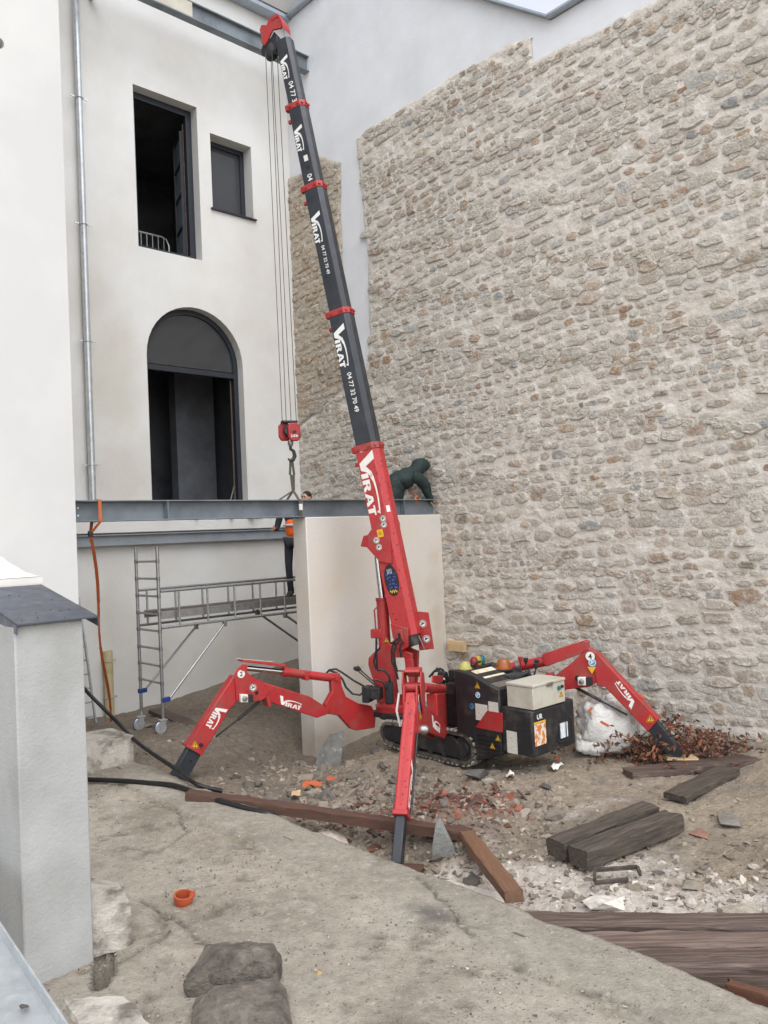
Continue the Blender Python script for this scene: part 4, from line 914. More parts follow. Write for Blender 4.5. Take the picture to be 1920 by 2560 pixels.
pts = [c-UP*.04, c-UP*.10-hx*.005, c-UP*.14+hx*.045, c-UP*.22+hx*.062, c-UP*.28+hx*.03, c-UP*.295-hx*.02, c-UP*.26-hx*.055]
mb = MB(); mb.tube(pts, [.026, .026, .028, .034, .034, .026, .012], 12); mb.build('hook', 'black', hk)
# webbing sling from hook to girder
sg = thing('lifting_sling', 'dark webbing sling hanging from the hook and choked round the girder', 'sling', ony(*c7(200, 800), hk_y))
hkp = c-UP*.27+hx*.0; kn = ony(*c7(200, 740), hk_y-.02)
ww = .020; mb = MB()
for o in (-.018, .02): ribbon(mb, [hkp+hx*o*.6, hkp-UP*.25+hx*(o*1.8), (hkp+kn)/2+hx*o*1.2, kn+hx*o*.4], hx*.9+hn*.4, .008)
mb.build('sling_leg', 'sling', sg)
ga = np.dot(onpl(*c7(265, 900), GW(0, 0, GOFF+.13), NF)-PC, DF)
mb = MB(); ww = .026
ribbon(mb, [kn, GW(ga, 4.15, GOFF+.10), GW(ga, 4.14, GOFF+.137), GW(ga+.01, 3.85, GOFF+.137), GW(ga, 3.845, GOFF-.137), GW(ga-.06, 4.15, GOFF-.137), kn], DF, .007)
ribbon(mb, [kn, GW(ga-.30, 4.15, GOFF+.0)], DF, .007); mb.build('choker', 'sling', sg)
mb = MB(); mb.box(GW(ga, 4.02, GOFF+.148), (DF, NF, UP), (.032, .006, .05)); mb.build('sling_tag', 'paper', sg)
# ================================================================== OUTRIGGERS
def leg_frame(b, f_):
    h = nrm((f_-b)*V(1, 1, 0)); n = V(-h[1], h[0], 0); n = n if np.dot(n, b) < 0 else -n; return h, n
def traced(mb, cf, pts, p0, n, th, o=0): return mb.prism([onpl(*cf(x, y), p0+n*(o+th/2), n) for x, y in pts], -n*th)
# --- leg 2, to the left
l2 = crop(420, 1600, .2893); LB2 = V(-.29, 12.41, 0); LF2 = V(-2.86, 10.73, 0); h2, n2 = leg_frame(LB2, LF2)
P2 = lambda x, y, o=0: onpl(*l2(x, y), LB2+n2*o, n2)
og = MB(); traced(og, l2, [(1410, 290), (1490, 290), (1505, 400), (1540, 490), (1650, 550), (1760, 570), (1800, 640), (1790, 760), (1630, 785), (1585, 770), (1480, 655), (1385, 640), (1360, 560), (1420, 450)], LB2, n2, .10)
o1 = og.build('outrigger_bracket', 'red', crane, bevel=.012)
mb = MB(); traced(mb, l2, [(825, 365), (1230, 490), (1400, 600), (1385, 640), (1290, 675), (900, 545), (825, 505)], LB2, n2, .15); o2 = mb.build('outrigger_arm', 'red', crane, bevel=.012)
mb = MB(); kp = [(572, 305), (600, 250), (640, 210), (690, 212), (685, 280), (740, 325), (835, 370), (880, 440), (840, 505), (790, 528), (640, 542), (590, 520), (585, 400)]
traced(mb, l2, kp, LB2, n2, .02, .095); traced(mb, l2, kp, LB2, n2, .02, -.095); kb = mb.build('knee_plates', 'red', crane, bevel=.006)
mb = MB(); traced(mb, l2, [(572, 305), (628, 345), (620, 480), (590, 548), (545, 590), (300, 990), (170, 915)], LB2, n2, .165); ll2 = mb.build('outrigger_leg', 'red', crane, bevel=.012)
mb = MB(); traced(mb, l2, [(165, 905), (310, 985), (293, 1000), (160, 925)], LB2, n2, .185); mb.build('leg_collar', 'red', ll2, bevel=.006)
mb = MB(); traced(mb, l2, [(182, 925), (290, 985), (150, 1240), (20, 1205)], LB2, n2, .12); lx = mb.build('leg_extension', 'black_boom', crane, bevel=.008)
for x, y in ((195, 1045), (100, 1195)):
    mb = MB(); p = P2(x, y, .061); mb.cyl(p, p+n2*.004, .018, seg=12); mb.build('pin_hole', 'sign_black', lx)
mb = MB(); mb.lathe(P2(85, 1235)-UP*.06, UP, [(0, .11), (.03, .11), (.05, .05), (.08, .04)], 16); mb.build('foot_pad', 'red', crane)
mb = MB(); mb.cyl(P2(1000, 275), P2(1420, 328), .062, seg=20); cy2 = mb.build('outrigger_cylinder', 'red', crane)
mb = MB(); mb.cyl(P2(985, 273), P2(1025, 278), .072, seg=20); mb.build('gland', 'red', cy2); mb = MB(); mb.cyl(P2(650, 240), P2(1000, 275), .038, seg=18); mb.build('cylinder_rod', 'chrome', cy2)
mb = MB(); mb.prism([P2(x, y, .09) for x, y in ((645, 172), (1022, 212), (1020, 235), (645, 190))], -n2*.18); cp2 = mb.build('cylinder_cover', 'red', crane, bevel=.004)
put = MB(); xd = nrm(P2(940, 200)-P2(700, 178)); put_polys(put, logo_polys(), P2(945, 200, .05)+UP*.012, -xd, -n2, .62, .09); put.build('lettering', 'white_print', cp2)
def leg_logo(P, a, b, c, parent, k=1.0, off=.001):
    A, B_, C_ = P(*a), P(*b), P(*c); xd = B_-A; L_ = np.linalg.norm(xd); xd = xd/L_; yd = C_-A; yd = yd-xd*np.dot(yd, xd); H_ = np.linalg.norm(yd); yd = yd/H_
    mb = MB(); put_polys(mb, logo_polys(), A, xd, yd, L_, H_*k); mb.build('lettering', 'white_print', parent)
Q2 = lambda o: (lambda x, y: P2(x, y, o))
leg_logo(Q2(.0835), (424, 552), (322, 742), (515, 600), ll2); leg_logo(Q2(.0765), (945, 552), (1140, 606), (965, 478), o2)
disc(P2(632, 293, .106), n2, .055, 'white_print', kb, '2', nrm(P2(660, 293)-P2(632, 293)), UP); disc(P2(735, 412, .106), n2, .050, 'white_print', kb, ring='globe_black')
for x, y, r_ in ((765, 455, .035), (648, 245, .05), (682, 437, .02)): 
    mb = MB(); p = P2(x, y, .106); mb.cyl(p, p+n2*.012, r_*.7, seg=14); mb.build('pivot_pin', 'red' if r_ != .035 else 'sign_black', kb)
def stay_switch(P, x, y, xd, n, parent):
    p = P(x, y); mb = MB(); mb.box(p+n*.03, (xd, UP, n), (.075, .052, .03)); b = mb.build('limit_switch', 'rubber', parent, bevel=.006)
    mb = MB(); mb.box(p-xd*.06+n*.036, (xd, UP, n), (.055, .055, .03)); mb.build('switch_cover', 'paper', b, bevel=.008); mb = MB(); mb.lathe(p-xd*.06+n*.066, n, [(0, .034), (.03, .034), (.035, .02)], 12); mb.build('knob', 'steel', b)
stay_switch(Q2(.106), 680, 500, nrm(P2(700, 500)-P2(660, 500)), n2, kb)
mb = MB(); mb.cyl(P2(790, 530, .0), P2(600, 690, 0), .022, seg=10); mb.cyl(P2(600, 690, 0), P2(412, 838, 0), .013, seg=10); mb.build('gas_strut', 'black', crane)
mb = MB(); mb.tube([P2(300, 700, .02), P2(270, 730, .02), P2(265, 765, .02), P2(285, 790, .02)], .008, 6); mb.build('grip', 'red', ll2); warn(P2(235, 912, .084), nrm(P2(260, 912)-P2(235, 912)), UP, .062, ll2)
mb = MB(); p = P2(283, 905, .083); mb.cyl(p, p+n2*.04, .025, seg=12); mb.build('locking_pin', 'black', ll2)
mb = MB(); p = P2(1460, 330, .05); mb.cyl(p, p+n2*.02, .04, seg=14); mb.build('pivot_pin', 'red', o1); mb = MB(); traced(mb, l2, [(1190, 270), (1225, 270), (1222, 350), (1188, 350)], LB2, n2, .15); mb.build('valve_block', 'red', cy2, bevel=.006)
mb = MB(); traced(mb, l2, [(838, 460), (880, 470), (900, 575), (870, 580)], LB2, n2, .19); mb.build('stop_lug', 'red', o2, bevel=.006)
# --- leg 4, to the right
l4 = crop(1260, 1570, .3014); LB4 = V(1.14, 11.8, 0); LF4 = V(3.64, 10.49, 0); h4, n4 = leg_frame(LB4, LF4)
P4 = lambda x, y, o=0: onpl(*l4(x, y), LB4+n4*o, n4); Q4 = lambda o: (lambda x, y: P4(x, y, o))
mb = MB(); traced(mb, l4, [(300, 455), (415, 400), (560, 290), (640, 215), (690, 160), (775, 210), (790, 440), (700, 492), (640, 497), (520, 512), (420, 560), (330, 560)], LB4, n4, .13); o4 = mb.build('outrigger_arm', 'red', crane, bevel=.012)
mb = MB(); traced(mb, l4, [(300, 560), (340, 380), (400, 380), (420, 560), (400, 700), (280, 700)], LB4, n4, .12); mb.build('outrigger_bracket', 'red', crane, bevel=.012)
mb = MB(); traced(mb, l4, [(735, 300), (775, 212), (1275, 755), (1185, 855), (835, 490), (770, 478)], LB4, n4, .165); ll4 = mb.build('outrigger_leg', 'red', crane, bevel=.012)
mb = MB(); traced(mb, l4, [(1175, 845), (1268, 745), (1282, 762), (1190, 862)], LB4, n4, .185); mb.build('leg_collar', 'red', ll4, bevel=.006)
mb = MB(); traced(mb, l4, [(1190, 850), (1268, 770), (1480, 1030), (1455, 1110), (1400, 1112)], LB4, n4, .12); lx4 = mb.build('leg_extension', 'black_boom', crane, bevel=.008)
for x, y in ((1275, 890), (1395, 1015)):
    mb = MB(); p = P4(x, y, .061); mb.cyl(p, p+n4*.004, .018, seg=12); mb.build('pin_hole', 'sign_black', lx4)
mb = MB(); mb.lathe(P4(1452, 1118)-UP*.03, UP, [(0, .13), (.025, .13), (.045, .06), (.07, .05)], 18); mb.build('foot_pad', 'hook_red', crane)
mb = MB(); traced(mb, l4, [(310, 222), (655, 105), (690, 118), (692, 178), (640, 215), (355, 320), (330, 300)], LB4, n4, .15); cp4 = mb.build('cylinder_cover', 'red', crane, bevel=.006)
mb = MB(); mb.cyl(P4(60, 330), P4(340, 275), .072, seg=20); cy4 = mb.build('outrigger_cylinder', 'red', crane); mb = MB(); mb.cyl(P4(110, 320), P4(140, 314), .085, seg=20); mb.build('gland', 'steel', cy4)
leg_logo(Q4(.0835), (1110, 640), (955, 432), (1030, 640), ll4)
put = MB(); xd = nrm(P4(560, 148)-P4(400, 205)); put_polys(put, logo_polys(), P4(385, 212, .03)+UP*.02, xd, -n4, .52, .09); put.build('lettering', 'white_print', cp4)
hx4 = nrm(P4(760, 240)-P4(715, 240)); disc(P4(715, 235, .088), n4, .062, 'white_print', o4, '4', hx4, UP); disc(P4(732, 287, .088), n4, .055, 'sign_blue', o4, ring='white_boomprint'); warn(P4(728, 342, .088), hx4, -UP, .06, o4)
for x, y in ((610, 418),): 
    mb = MB(); p = P4(x, y, .066); mb.cyl(p, p+n4*.003, .038, seg=16); mb.build('pin_hole', 'sign_black', o4)
stay_switch(Q4(.066), 690, 437, hx4, n4, o4)
mb = MB(); mb.cyl(P4(590, 490), P4(805, 605), .022, seg=10); mb.cyl(P4(805, 605), P4(1022, 722), .013, seg=10); mb.build('gas_strut', 'black', crane); warn(P4(1215, 760, .084), hx4, UP, .06, ll4)
# --- leg 1, towards the camera
LB1 = V(.70, 11.35, 0); LK1 = V(.251, 9.47, 1.70); LF1 = V(-.03, 8.30, .12); g1 = nrm((LF1-LB1)*V(1, 1, 0)); s1 = V(-g1[1], g1[0], 0); s1 = s1 if s1[0] > 0 else -s1
c1 = crop(900, 1600, .1808); P1 = lambda x, y, o=0: onpl(*c1(x, y), LB1+s1*o, s1); Q1 = lambda o: (lambda x, y: P1(x, y, o))
ld = nrm(LF1-LK1); lup = nrm(np.cross(s1, ld)); lup = lup if lup[2] > 0 else -lup
e1 = LK1+ld*(.10); e2 = LK1 + ld*np.linalg.norm(LF1-LK1)*.755
mb = MB(); mb.bar(e1, e2, .145, .20, up=lup); ll1 = mb.build('outrigger_leg', 'red_worn', crane, bevel=.02); mb = MB(); mb.bar(e2-ld*.05, e2+ld*.005, .165, .22, up=lup); mb.build('leg_collar', 'red', ll1, bevel=.008)
mb = MB(); mb.bar(e2-ld*.05, LF1, .105, .145, up=lup); mb.build('leg_extension', 'black_boom', crane, bevel=.012); mb = MB(); mb.bar(e1+ld*.05+lup*.102, e2-ld*.1+lup*.102, .018, .012, up=lup); mb.build('rib', 'red_worn', ll1, bevel=.003)
leg_logo(lambda a, b: e1+ld*a+s1*.0745+lup*b, (.80, -.085), (1.30, -.085), (.80, .085), ll1)
mb = MB(); pl = [(790, 620), (850, 640), (870, 830), (940, 950), (1090, 1060), (1180, 1130), (1215, 1280), (1170, 1370), (900, 1240), (810, 1300), (790, 900)]
mb.prism([P1(x, y, .085) for x, y in pl], -s1*.02); mb.prism([P1(x, y, .085)-s1*.15 for x, y in pl], -s1*.02); o1a = mb.build('outrigger_arm', 'red', crane, bevel=.006)
leg_logo(Q1(.0865), (990, 1200), (1105, 1290), (985, 1030), o1a)
mb = MB(); mb.prism([P1(x, y, .06) for x, y in ((900, 1000), (1090, 1075), (1200, 1150), (1200, 1300), (1160, 1340), (900, 1200))], -s1*.10); mb.build('arm_core', 'red', o1a)
disc(P1(820, 815, .086), s1, .055, 'white_print', o1a, ring='globe_black'); disc(P1(820, 940, .086), s1, .050, 'sign_blue', o1a); warn(P1(838, 1050, .087), nrm(P1(860, 1050)-P1(838, 1050)), UP, .06, o1a)
mb = MB(); p = P1(855, 1240, .086); mb.lathe(p, s1, [(0, .06), (.05, .055), (.08, .03)], 14); mb.build('limit_switch', 'steel', o1a)
mb = MB(); mb.cyl(LK1-s1*.10, LK1+s1*.10, .062, seg=20); kn1 = mb.build('knee_pin', 'red', crane)
for o in (-.115, .10):
    mb = MB(); mb.prism([LK1+s1*o+g1*a+UP*b for a, b in ((-.10, .16), (.06, .20), (.13, .05), (.10, -.16), (.02, -.30), (-.08, -.28), (-.13, 0))], s1*.018); mb.build('knee_cheek', 'red', kn1, bevel=.006)
mb = MB(); mb.prism([LK1+g1*a+UP*b-s1*.09 for a, b in ((-.14, .10), (-.14, .22), (.04, .22), (.06, .19))], s1*.18); mb.build('knee_hood', 'red', kn1, bevel=.006)
mb = MB(); mb.cyl(P1(860, 650), P1(1130, 690), .062, seg=20); mb.ball(P1(1130, 690), .085, 16, 10); cy1 = mb.build('outrigger_cylinder', 'red', crane)
mb = MB(); mb.prism([P1(x, y, .07) for x, y in ((1060, 740), (1215, 730), (1245, 1000), (1255, 1240), (1190, 1320), (1150, 1130), (1080, 1060))], -s1*.14); mb.build('outrigger_bracket', 'red', crane, bevel=.012)
mb = MB(); mb.prism([P1(x, y, .05) for x, y in ((1010, 490), (1150, 490), (1150, 570), (1090, 612), (1010, 585))], -s1*.02); mb.build('cylinder_lug', 'red', cy1, bevel=.004)
mb = MB(); q0 = LK1-s1*.16-UP*.05; mb.tube([q0+g1*.06, q0-UP*.2+g1*.1-s1*.03, q0-UP*.38+g1*.08, q0-UP*.36], .014, 8); mb.build('release_handle', 'white_print', kn1)
mb = MB(); mb.cyl(e1+s1*.09+ld*.45-lup*.02, e1+s1*.085+ld*1.35-lup*.06, .013, seg=8); mb.build('gas_strut', 'black', crane)
# --- hydraulic hoses and levers between column and legs
c2 = crop(840, 1560, .2773); PH = lambda x, y, Y=12.15: ony(*c2(x, y), Y)
for pts in ([(-110, 470), (-60, 415), (0, 405), (60, 440), (160, 510), (250, 560), (285, 610)], [(-55, 420), (5, 440), (60, 500), (90, 570), (150, 630), (215, 640), (280, 590)], [(-60, 480), (-30, 520), (-10, 560), (0, 620), (-20, 700), (-60, 750)],
            [(275, 590), (270, 640), (275, 700)], [(400, 210), (355, 260), (340, 340), (360, 400), (390, 420)], [(365, 120), (362, 240), (372, 400)]):
    mb = MB(); mb.tube([PH(x, y) for x, y in pts], .016, 8); mb.build('hydraulic_hose', 'hose', crane)
for pts in ([(560, 130), (520, 160), (500, 240), (505, 340), (540, 420), (560, 500)], [(585, 130), (545, 180), (520, 260), (530, 350), (555, 430)], [(600, 150), (575, 220), (590, 300)], [(860, 470), (890, 420), (940, 400), (985, 440), (1010, 500)], [(840, 480), (880, 430), (930, 420), (990, 470), (1000, 560)], [(900, 400), (960, 410), (1010, 480), (1015, 600)], [(1050, 440), (1070, 520), (1085, 600)], [(380, 410), (440, 420), (480, 470), (490, 530)], [(350, 500), (420, 520), (460, 580)]):
    mb = MB(); mb.tube([PH(x, y, 11.95 if x < 700 else 11.7) for x, y in pts], .020 if x < 600 else .016, 8); mb.build('hydraulic_hose', 'hose', crane)
for (a, b) in (((190, 415), (360, 560)), ((215, 410), (385, 560))):
    mb = MB(); mb.cyl(PH(*b), PH(*a), .010, seg=8); lv = mb.build('control_lever', 'hose', crane); mb = MB(); d_ = nrm(PH(*a)-PH(*b)); mb.lathe(PH(*a)-d_*.02, d_, [(0, .014), (.03, .028), (.07, .03), (.085, .015)], 12); mb.build('lever_knob', 'rubber', lv)
mb = MB(); c = PH(340, 620, 12.1); mb.box(c, (hb, nb, UP), (.13, .07, .09)); mb.box(c+hb*.10-UP*.02, (hb, nb, UP), (.06, .09, .12)); mb.build('valve_bank', 'black', crane, bevel=.015)
mb = MB(); mb.box(PH(480, 620, 12.0), (hb, nb, UP), (.06, .05, .17)); mb.build('swing_motor', 'rubber', crane, bevel=.03, bseg=3)
mb = MB()
for i in range(26):
    c = C3(random.uniform(.12, .6), random.uniform(.15, .6), random.uniform(.6, 1.15)); s_ = random.uniform(.03, .08)
    (mb.cyl(c, c+CF*s_*2, s_*.7, seg=10) if i % 2 else mb.box(c, CAX, (s_, s_*.8, s_)))
mb.build('engine_parts', 'black', crane, bevel=.006)['kind'] = 'stuff'
mb = MB(); cbox(mb, .10, .70, .12, .62, .46, .95); mb.build('tank', 'black', crane, bevel=.02)

# ================================================================== SCAFFOLD TOWER
c8 = crop(160, 1220, .37372); SO0, SO1 = -1.50, -2.25
SF = lambda x, y: onpl(*c8(x, y), GW(0, 0, SO0), NF); SB = lambda x, y: onpl(*c8(x, y), GW(0, 0, SO1), NF)
af = np.dot(SF(640, 900)-PC, DF); zt = SF(618, 390)[2]; zb = SF(690, 1530)[2]; DKZ = SF(1580, 735)[2]
scf = thing('scaffold_tower', 'aluminium mobile scaffold with ladder frame, deck and guardrails beside the white wall', 'scaffold', GW(af, zb-.2, -1.8))
LEN = 4.9; G_ = lambda a, z, o: GW(af+a, z, o)
rung_z = [SF(640, y)[2] for y in (490, 607, 725, 845, 960, 1080, 1195, 1310)]
for a, vis in ((0, True), (LEN, False)):
    fr = MB()
    for o in (SO0, SO1):
        u = MB(); u.cyl(G_(a, zb, o), G_(a, zt, o), .026, seg=12); up_ = u.build('upright', 'alu', scf)
        for z in rung_z:
            m_ = MB(); m_.cyl(G_(a, z-.03, o), G_(a, z+.03, o), .031, seg=12); m_.build('coupling', 'steel', up_)
    for z in rung_z:
        m_ = MB(); m_.cyl(G_(a, z, SO0), G_(a, z+.0, SO1), .019, seg=10); m_.build('rung', 'alu', scf)
def zrow(fn, y0, y1): return (fn(660, y0)[2]+fn(1560, y1)[2])/2
for o, zs_ in ((SO0, (zrow(SF, 707, 598), zrow(SF, 952, 812))), (SO1, (zrow(SB, 690, 577), zrow(SB, 925, 775)))):
    for z in zs_:
        m_ = MB(); m_.cyl(G_(.03, z, o), G_(LEN-.03, z, o), .022, seg=10); m_.build('guardrail', 'alu', scf)
    for k in range(9):
        a = .35+k*.52+(0 if o == SO0 else -.18)
        m_ = MB(); m_.cyl(G_(a, zs_[1], o), G_(a, zs_[0], o), .018, seg=10); m_.build('baluster', 'alu', scf)
m_ = MB(); m_.box(G_(LEN/2+.02, DKZ-.02, (SO0+SO1)/2), (DF, NF, UP), (LEN/2-.06, .28, .012)); dk = m_.build('deck_board', 'wood_dark', scf)
for o in ((SO0+SO1)/2-.29, (SO0+SO1)/2+.29):
    m_ = MB(); m_.box(G_(LEN/2+.02, DKZ-.05, o), (DF, NF, UP), (LEN/2-.05, .012, .062)); m_.build('deck_edge', 'alu', dk)
for fn, p, q in ((SF, (1075, 905), (705, 1410)), (SB, (885, 925), (545, 1345)), (SB, (1290, 830), (1590, 1040)), (SF, (1480, 850), (1650, 970))):
    A, B_ = fn(*p), fn(*q); m_ = MB(); m_.cyl(A, B_, .020, seg=10); br_ = m_.build('brace', 'alu', scf)
    m_ = MB(); m_.box(A, (DF, NF, UP), (.03, .03, .05)); m_.build('brace_clamp', 'steel', br_, bevel=.006)
for fn, x, y in ((SF, 680, 1415), (SB, 525, 1355)):
    m_ = MB(); p = fn(x, y); m_.box(p, (DF, NF, UP), (.07, .035, .035)); m_.build('blue_clamp', 'blue_plastic', scf, bevel=.008)
for a in (0, LEN):
    for o in (SO0, SO1):
        zg = float(base_h(*G_(a, 0, o)[:2])); zw = zb-.02 if a == 0 and o == SO0 else zb-.02
        c = G_(a, 0, o)-DF*.05; c[2] = max(zg+.09, zb-.20)
        m_ = MB(); m_.lathe(c-NF*.022, NF, [(0, .03), (.001, .09), (.008, .098), (.036, .098), (.043, .09), (.044, .03)], 22); cw = m_.build('castor_wheel', 'galva', scf)
        m_ = MB(); m_.tube([c+(DF*math.cos(t_)+UP*math.sin(t_))*.088 for t_ in np.linspace(0, 2*math.pi, 25)], .017, 8, cap=False); m_.build('tyre', 'blue_plastic', cw)
        m_ = MB(); m_.prism([c+NF*.03+DF*x+UP*y for x, y in ((-.02, -.02), (.03, -.02), (.09, .10), (-.02, .12))], NF*.006); m_.prism([c-NF*.036+DF*x+UP*y for x, y in ((-.02, -.02), (.03, -.02), (.09, .10), (-.02, .12))], NF*.006)
        m_.box(c+DF*.04+UP*.118, (DF, NF, UP), (.06, .05, .008)); m_.cyl(c+DF*.05+UP*.12, G_(a, zb+.02, o), .022); m_.build('castor_fork', 'galva', cw)

# ================================================================== PEOPLE
def skin_mesh(verts, edges, radii, levels=2, root=0):
    me = bpy.data.meshes.new('tmp'); me.from_pydata([tuple(v) for v in verts], edges, []); o = bpy.data.objects.new('tmp', me); col.objects.link(o)
    sk = o.modifiers.new('s', 'SKIN'); sk.use_smooth_shade = True; sk.branch_smoothing = .6
    for i, sv in enumerate(me.skin_vertices[0].data):
        r_ = radii[i]; sv.radius = r_ if hasattr(r_, '__len__') else (r_, r_); sv.use_root = (i == root)
    ss = o.modifiers.new('u', 'SUBSURF'); ss.levels = levels; ss.render_levels = levels
    dg = bpy.context.evaluated_depsgraph_get(); ev = o.evaluated_get(dg); m2 = bpy.data.meshes.new_from_object(ev)
    vs = [tuple(v.co) for v in m2.vertices]; fs = [tuple(p.vertices) for p in m2.polygons]
    bpy.data.objects.remove(o); bpy.data.meshes.remove(me); bpy.data.meshes.remove(m2); return vs, fs
def head_geo(mb, c, fwd, up, s=1.0):
    fwd = nrm(fwd); up = nrm(up-fwd*np.dot(up, fwd)); rt = np.cross(fwd, up); n, m_ = 18, 14; vs = []; fs = []
    for i in range(m_+1):
        th = math.pi*i/m_
        for k in range(n):
            ph = 2*math.pi*k/n; x, y, z = math.sin(th)*math.cos(ph), math.sin(th)*math.sin(ph), math.cos(th)
            wd = .076*(1 - .30*max(0, -z)**1.5); dp_ = .098*(1-.18*max(0, -z)*(1 if y < 0 else .1))
            px, py, pz = x*wd, y*dp_, z*.118
            if y > .75 and abs(x) < .35: 
                if -.45 < z < .10: py += .020*(1-abs(x)/.35)*(1-abs(z+.2)/.35)
                if -.02 < z < .25: py -= .006
            vs.append(c + (rt*px + fwd*py + up*pz)*s)
    for i in range(m_):
        for k in range(n): fs.append((i*n+k, (i+1)*n+k, (i+1)*n+(k+1) % n, i*n+(k+1) % n))
    mb.add(vs, fs)
    for sd_ in (-1, 1): mb.ball(c+rt*sd_*.078*s-up*.005*s-fwd*.005, (.012*s, .026*s, .034*s), 8, 6, (rt, fwd, up))
def hand_geo(wr, d, side, palm_n):
    """palm and five bent fingers as one skinned chain set"""
    d = nrm(d); side = nrm(side); vs = [wr, wr+d*.05, wr+d*.085]; es = [(0, 1), (1, 2)]; rs = [(.022, .018), (.034, .016), (.036, .014)]
    for i, (o, L_) in enumerate(((-.030, .066), (-.010, .076), (.011, .072), (.030, .056))):
        b = len(vs); p = wr+d*.085+side*o
        vs += [p+d*.012, p+d*(.012+L_*.45)+palm_n*.008, p+d*(.012+L_*.75)+palm_n*.030]; es += [(2, b), (b, b+1), (b+1, b+2)]; rs += [.0095, .009, .0075]
    b = len(vs); vs += [wr+d*.03-side*.035+palm_n*.01, wr+d*.06-side*.060+palm_n*.02, wr+d*.085-side*.062+palm_n*.03]; es += [(1, b), (b, b+1), (b+1, b+2)]; rs += [.012, .0105, .009]
    return vs, es, rs
def person(name, label, J, fwd, parts):
    """J: joints; parts: garments as (name, material, chain list, radius gain)"""
    p = thing(name, label, 'person', (J['footL']+J['footR'])/2*V(1, 1, 1))
    rt = nrm(np.cross(fwd, UP)); mb = MB()
    names = ['pelvis', 'waist', 'chest', 'neck', 'headbase', 'hipL', 'kneeL', 'footL', 'toeL', 'hipR', 'kneeR', 'footR', 'toeR', 'shL', 'elL', 'wrL', 'shR', 'elR', 'wrR']
    J.setdefault('toeL', J['footL']+fwd*.16-UP*.04); J.setdefault('toeR', J['footR']+fwd*.16-UP*.04); J['footL'] = J['footL']+UP*.06; J['footR'] = J['footR']+UP*.06
    ix = {n_: i for i, n_ in enumerate(names)}
    ED = [('pelvis', 'waist'), ('waist', 'chest'), ('chest', 'neck'), ('neck', 'headbase'), ('pelvis', 'hipL'), ('hipL', 'kneeL'), ('kneeL', 'footL'), ('footL', 'toeL'), ('pelvis', 'hipR'), ('hipR', 'kneeR'), ('kneeR', 'footR'), ('footR', 'toeR'),
          ('chest', 'shL'), ('shL', 'elL'), ('elL', 'wrL'), ('chest', 'shR'), ('shR', 'elR'), ('elR', 'wrR')]
    RAD = dict(pelvis=(.145, .10), waist=(.13, .10), chest=(.155, .105), neck=.058, headbase=.055, hipL=.085, kneeL=.056, footL=.042, toeL=.038, hipR=.085, kneeR=.056, footR=.042, toeR=.038, shL=.062, elL=.042, wrL=.028, shR=.062, elR=.042, wrR=.028)
    vs, fs = skin_mesh([J[n_] for n_ in names], [(ix[a], ix[b]) for a, b in ED], [RAD[n_] for n_ in names]); mb.add(vs, fs)
    head_geo(mb, J['head'], J['look'], J.get('headup', UP))
    for s_ in 'LR':
        d = nrm(J['wr'+s_]-J['el'+s_]); sd_ = nrm(np.cross(d, fwd)+rt*.01); hv, he, hr = hand_geo(J['wr'+s_], d, sd_, nrm(np.cross(sd_, d))); a, b = skin_mesh(hv, he, hr, 1); mb.add(a, b)
    body = mb.build('body', 'skin', p, smooth=60)
    for nm, m_, chain, gain in parts:
        nn = []; 
        for a, b in chain:
            for q in (a, b):
                if q not in nn: nn.append(q)
        gx = lambda n_: tuple(np.array(RAD[n_] if hasattr(RAD[n_], '__len__') else (RAD[n_],)*2)*1.0+gain)
        vs, fs = skin_mesh([J[n_] for n_ in nn], [(nn.index(a), nn.index(b)) for a, b in chain], [gx(n_) for n_ in nn]); g_ = MB(); g_.add(vs, fs); g_.build(nm, m_, p, smooth=60)
    return p, rt
LEGS = [('pelvis', 'hipL'), ('hipL', 'kneeL'), ('kneeL', 'footL'), ('pelvis', 'hipR'), ('hipR', 'kneeR'), ('kneeR', 'footR')]
ARMS = [('pelvis', 'waist'), ('waist', 'chest'), ('chest', 'shL'), ('shL', 'elL'), ('elL', 'wrL'), ('chest', 'shR'), ('shR', 'elR'), ('elR', 'wrR')]
# man in the orange vest on the scaffold deck, looking over the girder
hp1 = onpl(766, 1245, GW(0, 0, -1.86), NF); fx = hp1*V(1, 1, 0) - V(.29, .02, 0); fw = nrm(V(-.25, -1, 0)); rt = nrm(np.cross(fw, UP)); z0 = DKZ
hz_ = hp1[2]; k = (hz_-z0)/1.62
def jj(r_, f_, z): return fx + rt*r_*k + fw*f_*k + UP*(z0+z*k)
J = dict(pelvis=jj(-.03, 0, .95), waist=jj(-.03, 0, 1.12), chest=jj(-.02, .01, 1.34), neck=jj(-.14, .01, 1.46), headbase=jj(-.24, .02, 1.55), hipL=jj(-.12, 0, .90), hipR=jj(.07, 0, .90), kneeL=jj(-.14, .06, .50), kneeR=jj(.08, .03, .50), footL=jj(-.15, 0, .0), footR=jj(.09, -.05, .0),
         shL=jj(-.21, 0, 1.40), elL=jj(-.27, .03, 1.13), wrL=jj(-.24, .22, 1.05), shR=jj(.19, 0, 1.40), elR=jj(.26, .04, 1.13), wrR=jj(.22, .24, 1.12), head=hp1.copy(), look=fw+V(-.35, 0, .05))
p1, rt = person('person', 'dark haired worker in orange safety vest standing on the scaffold behind the cream wall', J, fw,
    [('trousers', 'cloth_dark', LEGS, .018), ('jacket', 'cloth_dark', ARMS, .016), ('vest', 'vest_orange', [('pelvis', 'waist'), ('waist', 'chest')], .036)])
hd = J['head']; lk = nrm(J['look']); hr_ = np.cross(lk, UP)
mb = MB(); vs = []; n, m_ = 18, 9
